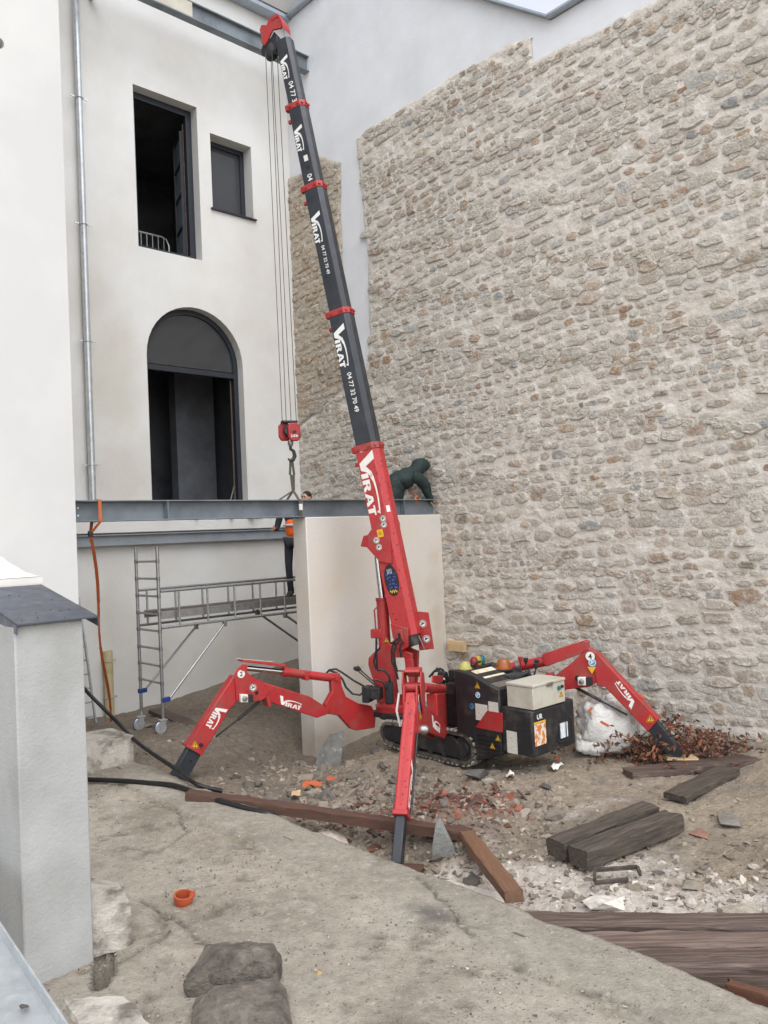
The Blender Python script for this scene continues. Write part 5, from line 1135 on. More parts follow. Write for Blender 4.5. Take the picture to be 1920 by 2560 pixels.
mb.ball(hd+UP*.035-lk*.022, (.086, .100, .105), 18, 12, (hr_, lk, UP)); mb.v = [v if np.dot(np.array(v)-hd, UP) > -.02+.5*max(0, np.dot(np.array(v)-hd, lk)) else tuple(np.array(v)*.0+hd+UP*.03-lk*.03) for v in mb.v]; mb.build('hair', 'hair', p1)
for s_ in (-1, 1):
    mb = MB(); mb.box(hd+lk*.090+hr_*s_*.032+UP*.024, (hr_, lk, UP), (.020, .004, .005)); mb.build('eyebrow', 'hair', p1); mb = MB(); mb.ball(hd+lk*.086+hr_*s_*.032+UP*.004, (.013, .008, .008), 8, 6, (hr_, lk, UP)); mb.build('eye', 'hair', p1)
mb = MB(); mb.box(hd+lk*.086-UP*.062, (hr_, lk, UP), (.024, .006, .005)); mb.build('mouth', 'hook_red', p1)
mb = MB(); cw_ = (J['waist']+J['chest'])/2-UP*.06; mb.tube([cw_+(rt*math.cos(t_)*.183+fw*math.sin(t_)*.148) for t_ in np.linspace(0, 2*math.pi, 29)], [.024]*29, 6, cap=False); mb.build('reflective_band', 'reflective', p1)
for s_ in 'LR':
    mb = MB(); a = J['foot'+s_]; mb.tube([a+UP*.10, a+UP*.0, a-UP*.015+fw*.06, J['toe'+s_]+fw*.05+UP*.005], [.062, .064, .056, .044], 12); mb.build('boot', 'black', p1)
# hooded worker bending over the girder end
tr = thing('trestle_board', 'scaffold board on a prop behind the cream wall under the bending worker', 'board', GW(2.1, 3.7, -.75))
mb = MB(); mb.bar(GW(.9, 3.76, -.66), GW(3.12, 3.76, -.66), .50, .05); mb.build('board', 'wood_dark', tr, bevel=.004)
for a in (1.1, 2.9):
    mb = MB(); q = GW(a, 3.73, -.66); zz = float(base_h(q[0], q[1])); mb.cyl(q, q*V(1, 1, 0)+UP*(zz-.05), .03); mb.build('prop', 'alu', tr)
gp_ = lambda x, y, o: onpl(x, y, GW(0, 0, o), NF)
hip = gp_(984, 1222, -.48); ch_ = gp_(1022, 1196, -.30); hd2 = gp_(1050, 1168, -.22); z0 = 3.785; fw2 = nrm((hd2-hip)*V(1, 1, 0)); rt2 = nrm(np.cross(fw2, UP))
fo = GW(0, z0, -.66) + DF*np.dot(hip-PC, DF)
J = dict(pelvis=hip, waist=hip*.55+ch_*.45+UP*.05, chest=ch_, neck=ch_*.5+hd2*.5, headbase=ch_*.3+hd2*.7, hipL=hip-rt2*.10-UP*.03, hipR=hip+rt2*.10-UP*.03, kneeL=fo-rt2*.12+fw2*.12+UP*.36, kneeR=fo+rt2*.12+fw2*.12+UP*.36, footL=fo-rt2*.12-fw2*.05, footR=fo+rt2*.12-fw2*.08,
         shL=ch_-rt2*.17, shR=ch_+rt2*.15, elL=ch_-rt2*.20+fw2*.08-UP*.24, elR=gp_(1064, 1214, -.16), wrL=ch_-rt2*.10+fw2*.2-UP*.36, wrR=gp_(1074, 1246, -.12), head=hd2, look=nrm(fw2*.8-UP*.6), headup=nrm(fw2*.5+UP*.85))
p2, _ = person('person', 'worker in dark green hooded raincoat bending over the girder end at the stone wall', J, fw2, [('trousers', 'cloth_dark', LEGS, .02)])
def loft(mb, pts, rad, side, seg=20, wob=.0, sd=0):
    """a garment tube with oval rings (half width, half depth) and creases"""
    n = len(pts); b = len(mb.v); side = nrm(side)
    for i in range(n):
        d = nrm(pts[min(i+1, n-1)]-pts[max(i-1, 0)]); x = nrm(side-d*np.dot(side, d)); y = np.cross(d, x)
        for k in range(seg):
            t_ = 2*math.pi*k/seg; w_ = 1+wob*fbm(np.array([k*.55+i*.8]), np.array([i*1.3+sd]), 3, 400+sd)[0]; mb.v.append(tuple(pts[i]+(x*math.cos(t_)*rad[i][0]+y*math.sin(t_)*rad[i][1])*w_))
    for i in range(n-1):
        for k in range(seg): k2 = (k+1) % seg; mb.f.append((b+i*seg+k, b+i*seg+k2, b+(i+1)*seg+k2, b+(i+1)*seg+k))
    mb.f.append(tuple(range(b, b+seg))[::-1]); mb.f.append(tuple(range(b+(n-1)*seg, b+n*seg)))
def spl(P, m=5):
    P = [np.asarray(p, float) for p in P]; out = []; n = len(P)
    for i in range(n-1):
        a, b, c, d = P[max(i-1, 0)], P[i], P[i+1], P[min(i+2, n-1)]
        for t_ in np.linspace(0, 1, m, endpoint=False): out.append(.5*(2*b+(c-a)*t_+(2*a-5*b+4*c-d)*t_*t_+(3*b-a-3*c+d)*t_**3))
    return out+[P[-1]]
mb = MB(); sp_ = spl([gp_(972, 1262, -.50), gp_(978, 1232, -.47), gp_(994, 1207, -.42), gp_(1014, 1196, -.33), gp_(1032, 1186, -.27), gp_(1043, 1178, -.24)]); rr_ = spl([V(.24, .21), V(.25, .23), V(.25, .20), V(.24, .19), V(.19, .16), V(.10, .10)]); loft(mb, sp_, rr_, rt2, 22, .16, 3); mb.build('raincoat', 'coat_green', p2, smooth=70)
mb = MB(); sp_ = spl([gp_(1028, 1190, -.16), gp_(1048, 1198, -.12), gp_(1062, 1214, -.11), gp_(1068, 1230, -.11), gp_(1078, 1252, -.10)]); rr_ = spl([V(.10, .11), V(.11, .115), V(.10, .10), V(.085, .085), V(.06, .06)]); loft(mb, sp_, rr_, rt2, 16, .22, 7); mb.build('sleeve', 'coat_green', p2, smooth=70)
mb = MB(); sp_ = spl([gp_(1036, 1184, -.24), gp_(1044, 1172, -.22), gp_(1050, 1164, -.21), gp_(1060, 1166, -.20), gp_(1066, 1172, -.19)]); rr_ = spl([V(.13, .12), V(.145, .145), V(.145, .15), V(.125, .13), V(.10, .105)]); loft(mb, sp_, rr_, rt2, 18, .10, 11); pk_ = gp_(1041, 1156, -.22); mb.hull([pk_+UP*.015, pk_+fw2*.10-UP*.03, pk_-fw2*.06-UP*.10, pk_+rt2*.07-UP*.08+fw2*.05, pk_-rt2*.07-UP*.08+fw2*.05, pk_+fw2*.12-UP*.12]); mb.build('hood', 'coat_green', p2, smooth=70)
mb = MB(); q = gp_(1040, 1250, -.16); mb.hull([q+UP*.10, q-DF*.07-UP*.06, q+DF*.04-UP*.06, q+NF*.03-UP*.06, q-NF*.05]); mb.build('vest_corner', 'vest_orange', p2)
for s_ in 'LR':
    mb = MB(); a = J['foot'+s_]; mb.tube([a+UP*.16, a+UP*.0, a-UP*.015+fw2*.06, J['toe'+s_]+fw2*.05+UP*.005], [.062, .064, .056, .044], 12); mb.build('boot', 'black', p2)
# ================================================================== FOREGROUND PIER, BLOCKS, STEEL
pn0 = onz(63, 2470, SZ); pn0[2] = 0                        # near corner of the pier
pw = np.dot(onpl(224, 2050, pn0, NF)-pn0, DF)
pier = thing('rendered_pier', 'grey white rendered pier with a dark metal cap in the left foreground', 'pier', pn0+UP*SZ)
ptop = onpl(60, 1600, pn0, NF)[2]
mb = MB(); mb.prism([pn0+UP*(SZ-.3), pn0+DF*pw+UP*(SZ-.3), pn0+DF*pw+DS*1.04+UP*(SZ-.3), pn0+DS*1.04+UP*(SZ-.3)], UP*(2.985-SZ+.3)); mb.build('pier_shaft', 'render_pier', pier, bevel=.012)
c4 = crop(0, 1380, .18992)
A = onpl(*c4(215, 965), pn0+NF*.05, NF); B_ = onpl(*c4(1295, 832), pn0+NF*.05, NF); zc = (A[2]+B_[2])/2
A[2] = B_[2] = zc; rise = .22; dep = 1.14
C_ = B_+DS*dep+UP*rise; D_ = A+DS*dep+UP*rise; th_ = .075
mb = MB(); mb.add([A, B_, C_, D_, A-UP*.012, B_-UP*.012, C_-UP*.012, D_-UP*.012], [(0, 1, 2, 3), (4, 5, 6, 7), (0, 1, 5, 4), (1, 2, 6, 5), (2, 3, 7, 6), (3, 0, 4, 7)]); cap = mb.build('metal_cap', 'zinc_dark', pier)
mb = MB(); mb.prism([A, D_, D_-UP*th_, A-UP*th_], DF*.006); mb.build('cap_fold', 'zinc_dark', cap); mb = MB(); mb.prism([B_, C_, C_-UP*th_, B_-UP*th_], -DF*.006); mb.build('cap_fold', 'zinc_dark', cap)
mb = MB()
for x, y in ((475, 800), (490, 862), (787, 772), (850, 862), (910, 755), (120, 572), (255, 580), (290, 908), (660, 765), (680, 630)):
    r_ = ray(*c4(x, y)); nn = np.cross(B_-A, D_-A); p = CAM + r_*(np.dot(A-CAM, nn)/np.dot(r_, nn)); mb.ball(p, (random.uniform(.006, .016), random.uniform(.006, .010), .005), 8, 5)
mb.build('water_drops', 'glass_dark', cap)['kind'] = 'stuff'
# film covered pack lying on the cap
pk = thing('wrapped_pack', 'pale plastic sheet wrapped over a flat pack on top of the pier cap', 'plastic sheet', D_+UP*.02)
q = D_ + UP*.012 - DF*.25 + DS*.05; X_ = np.linspace(0, 1, 26); Y_ = np.linspace(0, 1, 18); GX, GY = np.meshgrid(X_, Y_)
wid = np.linalg.norm(B_-A)+.25+.03
hgt_ = .055 + .21*np.clip(np.minimum(GX*1.2+.5, (1-GX)*2.4), 0, 1)*np.clip((GY)*2.2, 0, 1) + .05*(1-np.abs(fbm(GX*4, GY*5, 3, 200))*2)*np.clip((1-GX)*4, 0, 1)*np.clip(GY*4, 0, 1)
PP = q + DF*(GX[..., None]*(wid)) + DS*(GY[..., None]*.55) + UP*hgt_[..., None]
top_ = grid_mesh('plastic_film', PP, None, 'film', pk)
mb = MB(); mb.prism([q, q+DF*wid, q+DF*wid+DS*.55, q+DS*.55], UP*.05); mb.build('pack_board', 'paper', pk)
# broken concrete beside the pier
cc5 = crop(0, 2160, .2532)
def rough_block(name, label, cat, corners, z0, z1, m, j=.03, seed=0, rnd=.25, cut=14, strata=0):
    """a stone or block: a hexahedron between two levels, finely divided, rounded and roughened"""
    cs_ = [np.asarray(p, float)[:2] for p in corners]; bm = bmesh.new(); bmesh.ops.create_cube(bm, size=2); bmesh.ops.subdivide_edges(bm, edges=bm.edges[:], cuts=cut, use_grid_fill=True)
    pts = np.array([v.co for v in bm.verts]); sph = pts/np.linalg.norm(pts, axis=1, keepdims=True)*1.25; pts = pts*(1-rnd)+sph*rnd; pts = np.clip(pts, -1.04, 1.04)
    u, v_, w_ = (pts[:, 0]+1)/2, (pts[:, 1]+1)/2, (pts[:, 2]+1)/2
    XY = (cs_[0]*((1-u)*(1-v_))[:, None] + cs_[1]*(u*(1-v_))[:, None] + cs_[2]*(u*v_)[:, None] + cs_[3]*((1-u)*v_)[:, None]); P = np.column_stack([XY, z0+(z1-z0)*w_])
    c = P.mean(0); d = P-c; d = d/np.linalg.norm(d, axis=1, keepdims=True)
    a = fbm(P[:, 0]*4+P[:, 2]*3.1, P[:, 1]*4-P[:, 2]*2.3, 4, seed); b = fbm(P[:, 0]*13-P[:, 2]*9, P[:, 1]*13+P[:, 2]*11, 4, seed+7); r_ = 1-np.abs(fbm(P[:, 0]*6+P[:, 2]*7, P[:, 1]*6+P[:, 2]*2, 3, seed+3))*2
    P = P + d*(j*(1.6*a+.8*b+.7*r_))[:, None]
    for k_, v in enumerate(bm.verts): v.co = Vector(P[k_]-V(c[0], c[1], z0))
    bmesh.ops.recalc_face_normals(bm, faces=bm.faces); me = bpy.data.meshes.new(name); bm.to_mesh(me); bm.free(); me.shade_smooth(); me.set_sharp_from_angle(angle=R(38)); me.materials.append(MATS[m])
    o = bpy.data.objects.new(name, me); link(o, None, V(c[0], c[1], z0)); return tag(o, label, cat)
zt_ = .80; b0 = onz(*cc5(900, 475), zt_); b1 = onz(*cc5(1285, 385), zt_); b2 = onz(*cc5(1130, 200), zt_); b3 = onz(*cc5(900, 20), zt_)
rough_block('concrete_block', 'broken pale concrete block jutting out beside the rendered pier foot', 'concrete block', [b0-DF*.25, b1, b2, b3-DF*.2], SZ-.01, zt_, 'concrete_block', .018, seed=3, rnd=.04)
f0 = onz(*cc5(600, 1345), SZ+.04); f1 = onz(*cc5(1230, 1330), SZ+.04); f2 = onz(*cc5(1440, 1600), SZ+.04); f3 = onz(*cc5(760, 1620), SZ+.04)
rough_block('footing_stone', 'flat rough stone on the ground at the foot of the rendered pier', 'stone', [f0, f1, f2-DS*.15, f3-DS*.15], SZ-.1, SZ+.06, 'concrete_block', .02, seed=9, rnd=.2)
# pale mortar lump under the block
# block at the far end of the terrace
g0 = onz(333, 1838, .88); g0[2] = 0
rough_block('concrete_step', 'pale concrete step block at the far end of the terrace by the white wall', 'concrete block', [g0, g0-DF*1.3, g0-DF*1.3+DS*.75, g0+DS*.75], .25, .88, 'concrete_block', .012, seed=5, rnd=.04)
# galvanised channel in the corner
ch0 = onz(-95, 2160, 1.30); ch1 = onz(200, 2600, 1.30); cdir = nrm((ch1-ch0)*V(1, 1, 0)); csd = nrm(np.cross(UP, cdir)); csd = csd if csd[0] < 0 else -csd
stl = thing('foreground_channel', 'galvanised steel channel lying in the bottom left corner with a pebble on it', 'channel', ch1)
far, nea = ch0-cdir*.8, ch1+cdir*.7
mb = MB(); wch = .30
sec = [(0, 0), (.012, 0), (.012, -.075), (wch-.012, -.075), (wch-.012, 0), (wch, 0), (wch, -.087), (0, -.087)]
mb.prism([far+csd*a+UP*b for a, b in sec], nea-far); mb.build('channel', 'galva', stl, bevel=.002)
mb = MB()
for k in (.25, .75): 
    p = far+(nea-far)*k+csd*wch*.5; mb.box(p*V(1, 1, 0)+UP*((SZ+1.21)/2), (cdir, csd, UP), (.06, wch/2, (1.208-SZ)/2))
mb.build('trestle', 'wood_old', stl)
mb = MB(); pb = onz(*cc5(220, 1410), 1.24); mb.hull([pb+V(random.gauss(0, .018), random.gauss(0, .018), abs(random.gauss(0, .012))-.005) for _ in range(14)]); tag(mb.build('pebble', 'rock'), 'small brown stone lying on the galvanised channel', 'stone')

# two dark boulders at the bottom edge
cc7 = crop(0, 1860, .5787)
def boulder(label, corners, z0, z1, seed, m='rock'):
    """an angular stone: irregular hull, divided and chipped"""
    r2 = random.Random(seed); cs_ = [np.asarray(p, float) for p in corners]; cen = sum(cs_)/len(cs_); pts = []
    for p in cs_:
        pts.append(np.array([*(p+(cen-p)*r2.uniform(0, .08))[:2], z0])); pts.append(np.array([*(p+(cen-p)*r2.uniform(.06, .30))[:2], z1-(z1-z0)*r2.uniform(0, .22)])); pts.append(np.array([*(p-(cen-p)*r2.uniform(0, .06))[:2], z0+(z1-z0)*r2.uniform(.35, .7)]))
    for _ in range(5): pts.append(np.array([*(cen+(cs_[r2.randrange(4)]-cen)*r2.uniform(.1, .6))[:2], z1+r2.uniform(-.01, .025)]))
    mb = MB(); mb.hull(pts); bm = bmesh.new(); vv = [bm.verts.new(v) for v in mb.v]
    for f_ in mb.f: bm.faces.new([vv[k_] for k_ in f_])
    bmesh.ops.bevel(bm, geom=bm.edges[:], offset=.012, segments=1, affect='EDGES'); bmesh.ops.triangulate(bm, faces=bm.faces[:])
    for _ in range(4): bmesh.ops.subdivide_edges(bm, edges=[e_ for e_ in bm.edges if e_.calc_length() > .025], cuts=1); bmesh.ops.triangulate(bm, faces=[f_ for f_ in bm.faces if len(f_.verts) > 3])
    P = np.array([v.co for v in bm.verts]); d = P-P.mean(0); d = d/np.linalg.norm(d, axis=1, keepdims=True); q_ = fbm(P[:, 0]*6+P[:, 2]*5, P[:, 1]*6-P[:, 2]*4, 6, seed, .72); r_ = 1-np.abs(fbm(P[:, 0]*9-P[:, 2]*6, P[:, 1]*9+P[:, 2]*8, 3, seed+5))*2
    P = P + d*(.024*q_+.014*r_)[:, None]; loc = V(P[:, 0].mean(), P[:, 1].mean(), z0)
    for k_, v in enumerate(bm.verts): v.co = Vector(P[k_]-loc)
    bmesh.ops.recalc_face_normals(bm, faces=bm.faces); me = bpy.data.meshes.new('boulder'); bm.to_mesh(me); bm.free(); me.shade_smooth(); me.set_sharp_from_angle(angle=R(14)); me.materials.append(MATS[m]); o = bpy.data.objects.new('boulder', me); link(o, None, loc); return tag(o, label, 'boulder')
boulder('dark grey boulder, the farther of the two at the bottom edge', [onz(*cc7(x, y), SZ) for x, y in ((800, 1095), (1205, 1060), (1215, 985), (880, 960))], SZ-.05, SZ+.21, 23)
boulder('dark grey boulder, the nearer of the two at the bottom edge', [onz(*cc7(x, y), SZ) for x, y in ((842, 1330), (1262, 1300), (1226, 1100), (852, 1130))], SZ-.05, SZ+.17, 37)

# orange pipe stub
pc_ = onz(*cc7(790, 690), SZ); ps = thing('orange_pipe_stub', 'orange drain pipe stub standing out of the concrete terrace', 'pipe', pc_)
mb = MB(); mb.lathe(pc_-UP*.05, nrm(UP+V(.10, -.12, 0)), [(0, .070), (.09, .070), (.091, .080), (.135, .082), (.136, .066), (.05, .062), (.045, .001)], 28); mb.build('pipe', 'pipe_orange', ps); mb = MB(); q = pc_+V(.085, -.01, .08); mb.prism([q+V(-.02, -.02, -.03), q+V(.02, 0, -.02), q+V(.02, 0, .03), q+V(-.02, -.02, .012)], V(.0, .015, 0)); mb.build('pipe_tab', 'pipe_orange', ps); mb = MB(); mb.cyl(pc_+UP*.004, pc_+UP*.012, .058, seg=20); mb.build('pipe_inner_shade', 'sign_black', ps)  # black disc paints in the shade at the bottom of the stub

# ================================================================== TIMBERS
def timber(name, label, cat, p0, p1, wd, ht, m, group=None, j=.012, seed=0, roll=0):
    """a sawn baulk from end to end (bottom centre line), edges worn uneven"""
    p0 = np.asarray(p0, float); p1 = np.asarray(p1, float); d = nrm(p1-p0); sd_ = nrm(np.cross(d, UP)); u = np.cross(sd_, d)
    if roll: sd_, u = sd_*math.cos(roll)+u*math.sin(roll), u*math.cos(roll)-sd_*math.sin(roll)
    L_ = np.linalg.norm(p1-p0); n = max(6, int(L_/.09)); ring = [(-.5, 0), (-.5, .5), (-.5, .93), (-.43, 1), (-.15, 1), (.15, 1), (.43, 1), (.5, .93), (.5, .5), (.5, 0)]; vs = []; fs = []; k = len(ring)
    for i in range(n+1):
        t_ = i/n; c = p0+d*L_*t_
        for q, (a, b) in enumerate(ring):
            dx = j*fbm(np.array([t_*L_*4+q*3.3]), np.array([seed*1.7+q]), 3, 300)[0]; dz = j*fbm(np.array([t_*L_*4+q*7.1]), np.array([seed*2.9+q]), 3, 301)[0] if b > 0 else 0
            e_ = (random.uniform(-.012, .012) if i in (0, n) else 0); vs.append(c + d*e_ + sd_*(a*wd+dx) + u*(b*ht+dz))
    for i in range(n):
        for q in range(k): fs.append((i*k+q, i*k+(q+1) % k, (i+1)*k+(q+1) % k, (i+1)*k+q))
    fs.append(tuple(range(k))[::-1]); fs.append(tuple(range(n*k, (n+1)*k)))
    mb = MB(); mb.add(vs, fs); return tag(mb.build(name, m, None, smooth=40), label, cat, group)
timber('long_beam', 'long brown timber beam lying from the terrace edge past the front outrigger foot', 'beam', onz(470, 1998, SZ+.01)+V(.0, .0, .0), onz(1176, 2100, .20), .15, .105, 'wood_brown', seed=1)
c2b = crop(960, 2000, .3014); c8b = crop(900, 1860, .6148); c6 = crop(900, 1350, .6148)
timber('short_beam', 'short orange brown timber leaning from the lime heap onto the terrace edge', 'beam', onz(*c2b(690, 335), .25), onz(*c2b(1085, 850), .36), .16, .10, 'wood_orange', seed=2)
timber('foot_block', 'dark timber packing block under the front outrigger foot', 'timber block', V(-.40, 8.36, -.03), V(.22, 8.22, -.03), .26, .14, 'wood_brown', seed=3)
timber('old_sleeper', 'weathered dark sleeper at the back of the pair lying in the sand', 'sleeper', onz(*c8b(795, 462), .24), onz(*c8b(1185, 305), .27), .22, .17, 'wood_old', seed=4, j=.03)
timber('old_sleeper', 'weathered dark sleeper at the front of the pair lying in the sand', 'sleeper', onz(*c8b(890, 500), .22), onz(*c8b(1280, 345), .25), .23, .18, 'wood_old', seed=5, j=.03)
timber('outrigger_plank', 'dark plank under the foot of the right outrigger', 'plank', onz(*c6(1090, 965), .35), onz(*c6(1615, 905), .37), .30, .085, 'wood_deck', seed=6)
timber('loose_plank', 'short weathered plank lying loose in front of the outrigger plank', 'plank', onz(*c6(1280, 1060), .36), onz(*c6(1500, 945), .36), .27, .07, 'wood_old', seed=7)
timber('pale_board', 'small pale board under the red foot pad of the right outrigger', 'board', P4(1452, 1118)*V(1, 1, 0)+V(-.16, .02, .447), P4(1452, 1118)*V(1, 1, 0)+V(.22, -.03, .447), .20, .02, 'wood_pale', seed=8)
DZ = .42
dl = [[(640, 705), (1720, 712)], [(830, 776), (1760, 768)], [(1060, 855), (1800, 845)]]
labs = ['dark red brown deck sleeper, the farthest of three spanning the pit by the terrace', 'dark red brown deck sleeper, the middle of three spanning the pit by the terrace', 'dark red brown deck sleeper, the nearest of three spanning the pit by the terrace']
pA, pD = onz(*c8b(640, 708), DZ), onz(*c8b(1720, 712), DZ); dd_ = nrm(pD-pA); pr_ = nrm(np.cross(dd_, UP)); pr_ = pr_ if pr_[1] < 0 else -pr_
for i, lb_ in enumerate(labs):
    o_ = (0, .265, .535)[i]; p = pA+pr_*o_+dd_*(.25*i)-dd_*.2; timber('deck_sleeper', lb_, 'sleeper', p-UP*(.20+.012*i), pD+pr_*o_+dd_*(.9+.1*i)-UP*(.20-.006*i), (.238, .232, .262)[i], (.20, .19, .205)[i], ('wood_deck', 'wood_deckb', 'wood_deck')[i], 'sleepers over the pit', seed=10+i, j=.018)
timber('pit_rail', 'rusty brown rail edging the dark pit at the bottom right', 'rail', onz(1820, 2480, .30), onz(2050, 2545, .30), .09, .07, 'rust', seed=14)
timber('wall_offcut', 'pale wooden offcut fixed low on the stone wall behind the engine housing', 'timber block', SW(4.42, 1.33, .13), SW(4.80, 1.33, .13), .09, .19, 'wood_pale', seed=15, j=.003)
timber('buried_plank', 'dark old plank half buried by the scaffold castor', 'plank', onz(*c8(610, 1500), .50), onz(*c8(900, 1625), .42), .26, .07, 'wood_deck', seed=16)
# small broken wooden frame
fr = thing('wooden_frame', 'small broken wooden frame lying in the lime dust below the sleepers', 'frame', onz(*c8b(1050, 545), .22))
w_ = [onz(*c8b(*p), .24) for p in ((955, 570), (1090, 555), (1140, 540), (1130, 512), (955, 525))]
for a, b in ((0, 1), (2, 3), (3, 4), (4, 0)):
    mb = MB(); mb.bar(w_[a]+UP*(.01+.006*a), w_[b]+UP*(.01+.006*a), .03, .035); mb.build('frame_bar', 'wood_old', fr, bevel=.003)

# ================================================================== PIPES, LADDER, HOSES BY THE FACADE
pv = thing('pvc_pipe', 'cream plastic pipe stub clipped upright to the white wall behind the strap', 'pipe', FA(4.75, .3, .1))
mb = MB(); mb.lathe(FA(4.75, .1, .11), UP, [(0, .085), (1.50, .085), (1.501, .075), (1.3, .072)], 22); mb.build('pipe', 'pipe_pvc', pv)
for z in (.75, 1.42):
    mb = MB(); mb.tube([FA(4.75, z, .11)+(DF*math.cos(a)+NF*math.sin(a))*.092 for a in np.linspace(0, 2*math.pi, 19)], .010, 6, cap=False); mb.bar(FA(4.65, z, .12), FA(4.60, z, .12), .02, .03); mb.build('pipe_clip', 'galva', pv)
ld_ = thing('ladder', 'narrow aluminium ladder leaning on the white wall beside the pier', 'ladder', FA(5.0, .35, .9))
lo_, hi_ = onpl(207*K, 1562*K, FA(0, 0, .9), NF), onpl(170*K, 1290*K, FA(0, 0, .15), NF)
for o in (0, -.36):
    mb = MB(); mb.bar(lo_+DF*o, hi_+DF*o, .025, .06, up=NF); mb.build('stile', 'alu', ld_)
for i in range(9):
    p = lo_+(hi_-lo_)*(i+.5)/9.2; mb = MB(); mb.cyl(p, p-DF*.36, .014, seg=8); mb.build('rung', 'alu', ld_)
def cable(name, label, pts, r_, m='hose', cat='hose'):
    P = np.array(pts); n = len(P); out = []
    for i in range(n-1):                                   # Catmull-Rom
        p0, p1_, p2_, p3 = P[max(i-1, 0)], P[i], P[i+1], P[min(i+2, n-1)]
        for t_ in np.linspace(0, 1, 8, endpoint=False): out.append(.5*((2*p1_)+(-p0+p2_)*t_+(2*p0-5*p1_+4*p2_-p3)*t_**2+(-p0+3*p1_-3*p2_+p3)*t_**3))
    out.append(P[-1]); mb = MB(); mb.tube(out, r_, 8); return tag(mb.build(name, m, None, smooth=60), label, cat)
c5 = crop(0, 1350, .5787)
cable('black_hose', 'thick black hose slanting down from behind the pier to the left outrigger foot', [onz(*c5(330, 600), 1.55), onz(*c5(385, 665), 1.35), onz(*c5(500, 780), .98), onz(*c5(600, 880), .80), onz(*c5(760, 990), .62), onz(*c5(850, 1055), .56), onz(*c5(960, 1085), .45)], .028)
cable('black_hose', 'black hose lying flat across the terrace towards the long beam end', [onz(*c5(300, 1030), SZ+.05), onz(*c5(390, 1035), SZ+.05), onz(*c5(520, 1040), SZ+.04), onz(*c5(650, 1050), SZ+.04), onz(*c5(760, 1062), SZ+.05), onz(*c5(900, 1110), SZ+.04), onz(*c5(1050, 1155), SZ+.03), onz(*c5(1180, 1190), SZ-.02), onz(*c5(1230, 1225), SZ-.25)], .030)
# barrier inside the upper window
br_ = thing('crowd_barrier', 'grey tubular barrier standing inside the upper window', 'barrier', FA(3.3, 9.3, -.9))
mb = MB(); bz = 10.1; mb.tube([FA(4.6, bz, -.9), FA(2.80, bz, -.9), FA(2.70, bz-.04, -.9), FA(2.64, bz-.16, -.9), FA(2.64, 9.35, -.9)], .02, 8); mb.build('barrier_frame', 'alu', br_)
for q_ in np.arange(2.76, 4.5, .13):
    mb = MB(); mb.cyl(FA(q_, 9.42, -.9), FA(q_, bz, -.9), .010, seg=6); mb.build('barrier_bar', 'alu', br_)
# box lying on the ledge by the doorway
# ================================================================== BAG, BRANCHES, SCRAPS
bgc = onz(1532, 1885, .42); bgt = thing('rubble_bag', 'big white woven bag with orange straps slumped against the stone wall', 'bag', bgc)
def bagblob(c, rx, ry, rz, seed, name, m, parent):
    n, mm = 44, 30; th = np.linspace(0, math.pi, mm); ph = np.linspace(0, 2*math.pi, n)
    TH, PH_ = np.meshgrid(th, ph, indexing='ij'); f_ = 1 + .26*fbm(PH_*0+np.cos(PH_)*2+TH*1.5, np.sin(PH_)*2+TH, 4, seed) - .22*np.abs(fbm(np.cos(PH_)*4+TH*3, np.sin(PH_)*4-TH*2, 3, seed+4))
    sgn = lambda v, e_: np.sign(v)*np.abs(v)**e_
    P = np.stack([c[0]+rx*f_*sgn(np.sin(TH), .7)*sgn(np.cos(PH_), .75), c[1]+ry*f_*sgn(np.sin(TH), .7)*sgn(np.sin(PH_), .75), c[2]+rz*f_*sgn(np.cos(TH), .8)], -1)
    return grid_mesh(name, P, None, m, parent)
q = bgc+NF*0+V(0, .22, .33); bagblob(q, .40, .31, .37, 5, 'bag_body', 'bag_white', bgt); bagblob(q+V(.30, .22, .06), .30, .24, .34, 8, 'bag_fold', 'bag_white', bgt); bagblob(q+V(-.25, -.10, -.20), .22, .18, .16, 9, 'bag_fold', 'bag_white', bgt)
l4p = lambda x, y, Y: ony(*l4(x, y), Y)
for a, b in (((700, 700), (745, 640)), ((800, 775), (900, 830)), ((1125, 555), (1180, 590))):
    Yb = bgc[1]-.17; A_2, B_2 = l4p(*a, Yb), l4p(*b, Yb); mb = MB(); mb.bar(A_2, A_2+(B_2-A_2)*.7, .012, .035, up=UP); mb.build('orange_handle', 'tape_orange', bgt, bevel=.004)
bp = onz(1640, 1880, .42); bpile = thing('dead_branches', 'heap of dead branches with curled rusty brown leaves against the stone wall', 'branches', bp)
lv = MB(); lcol = []
tw_n = 0
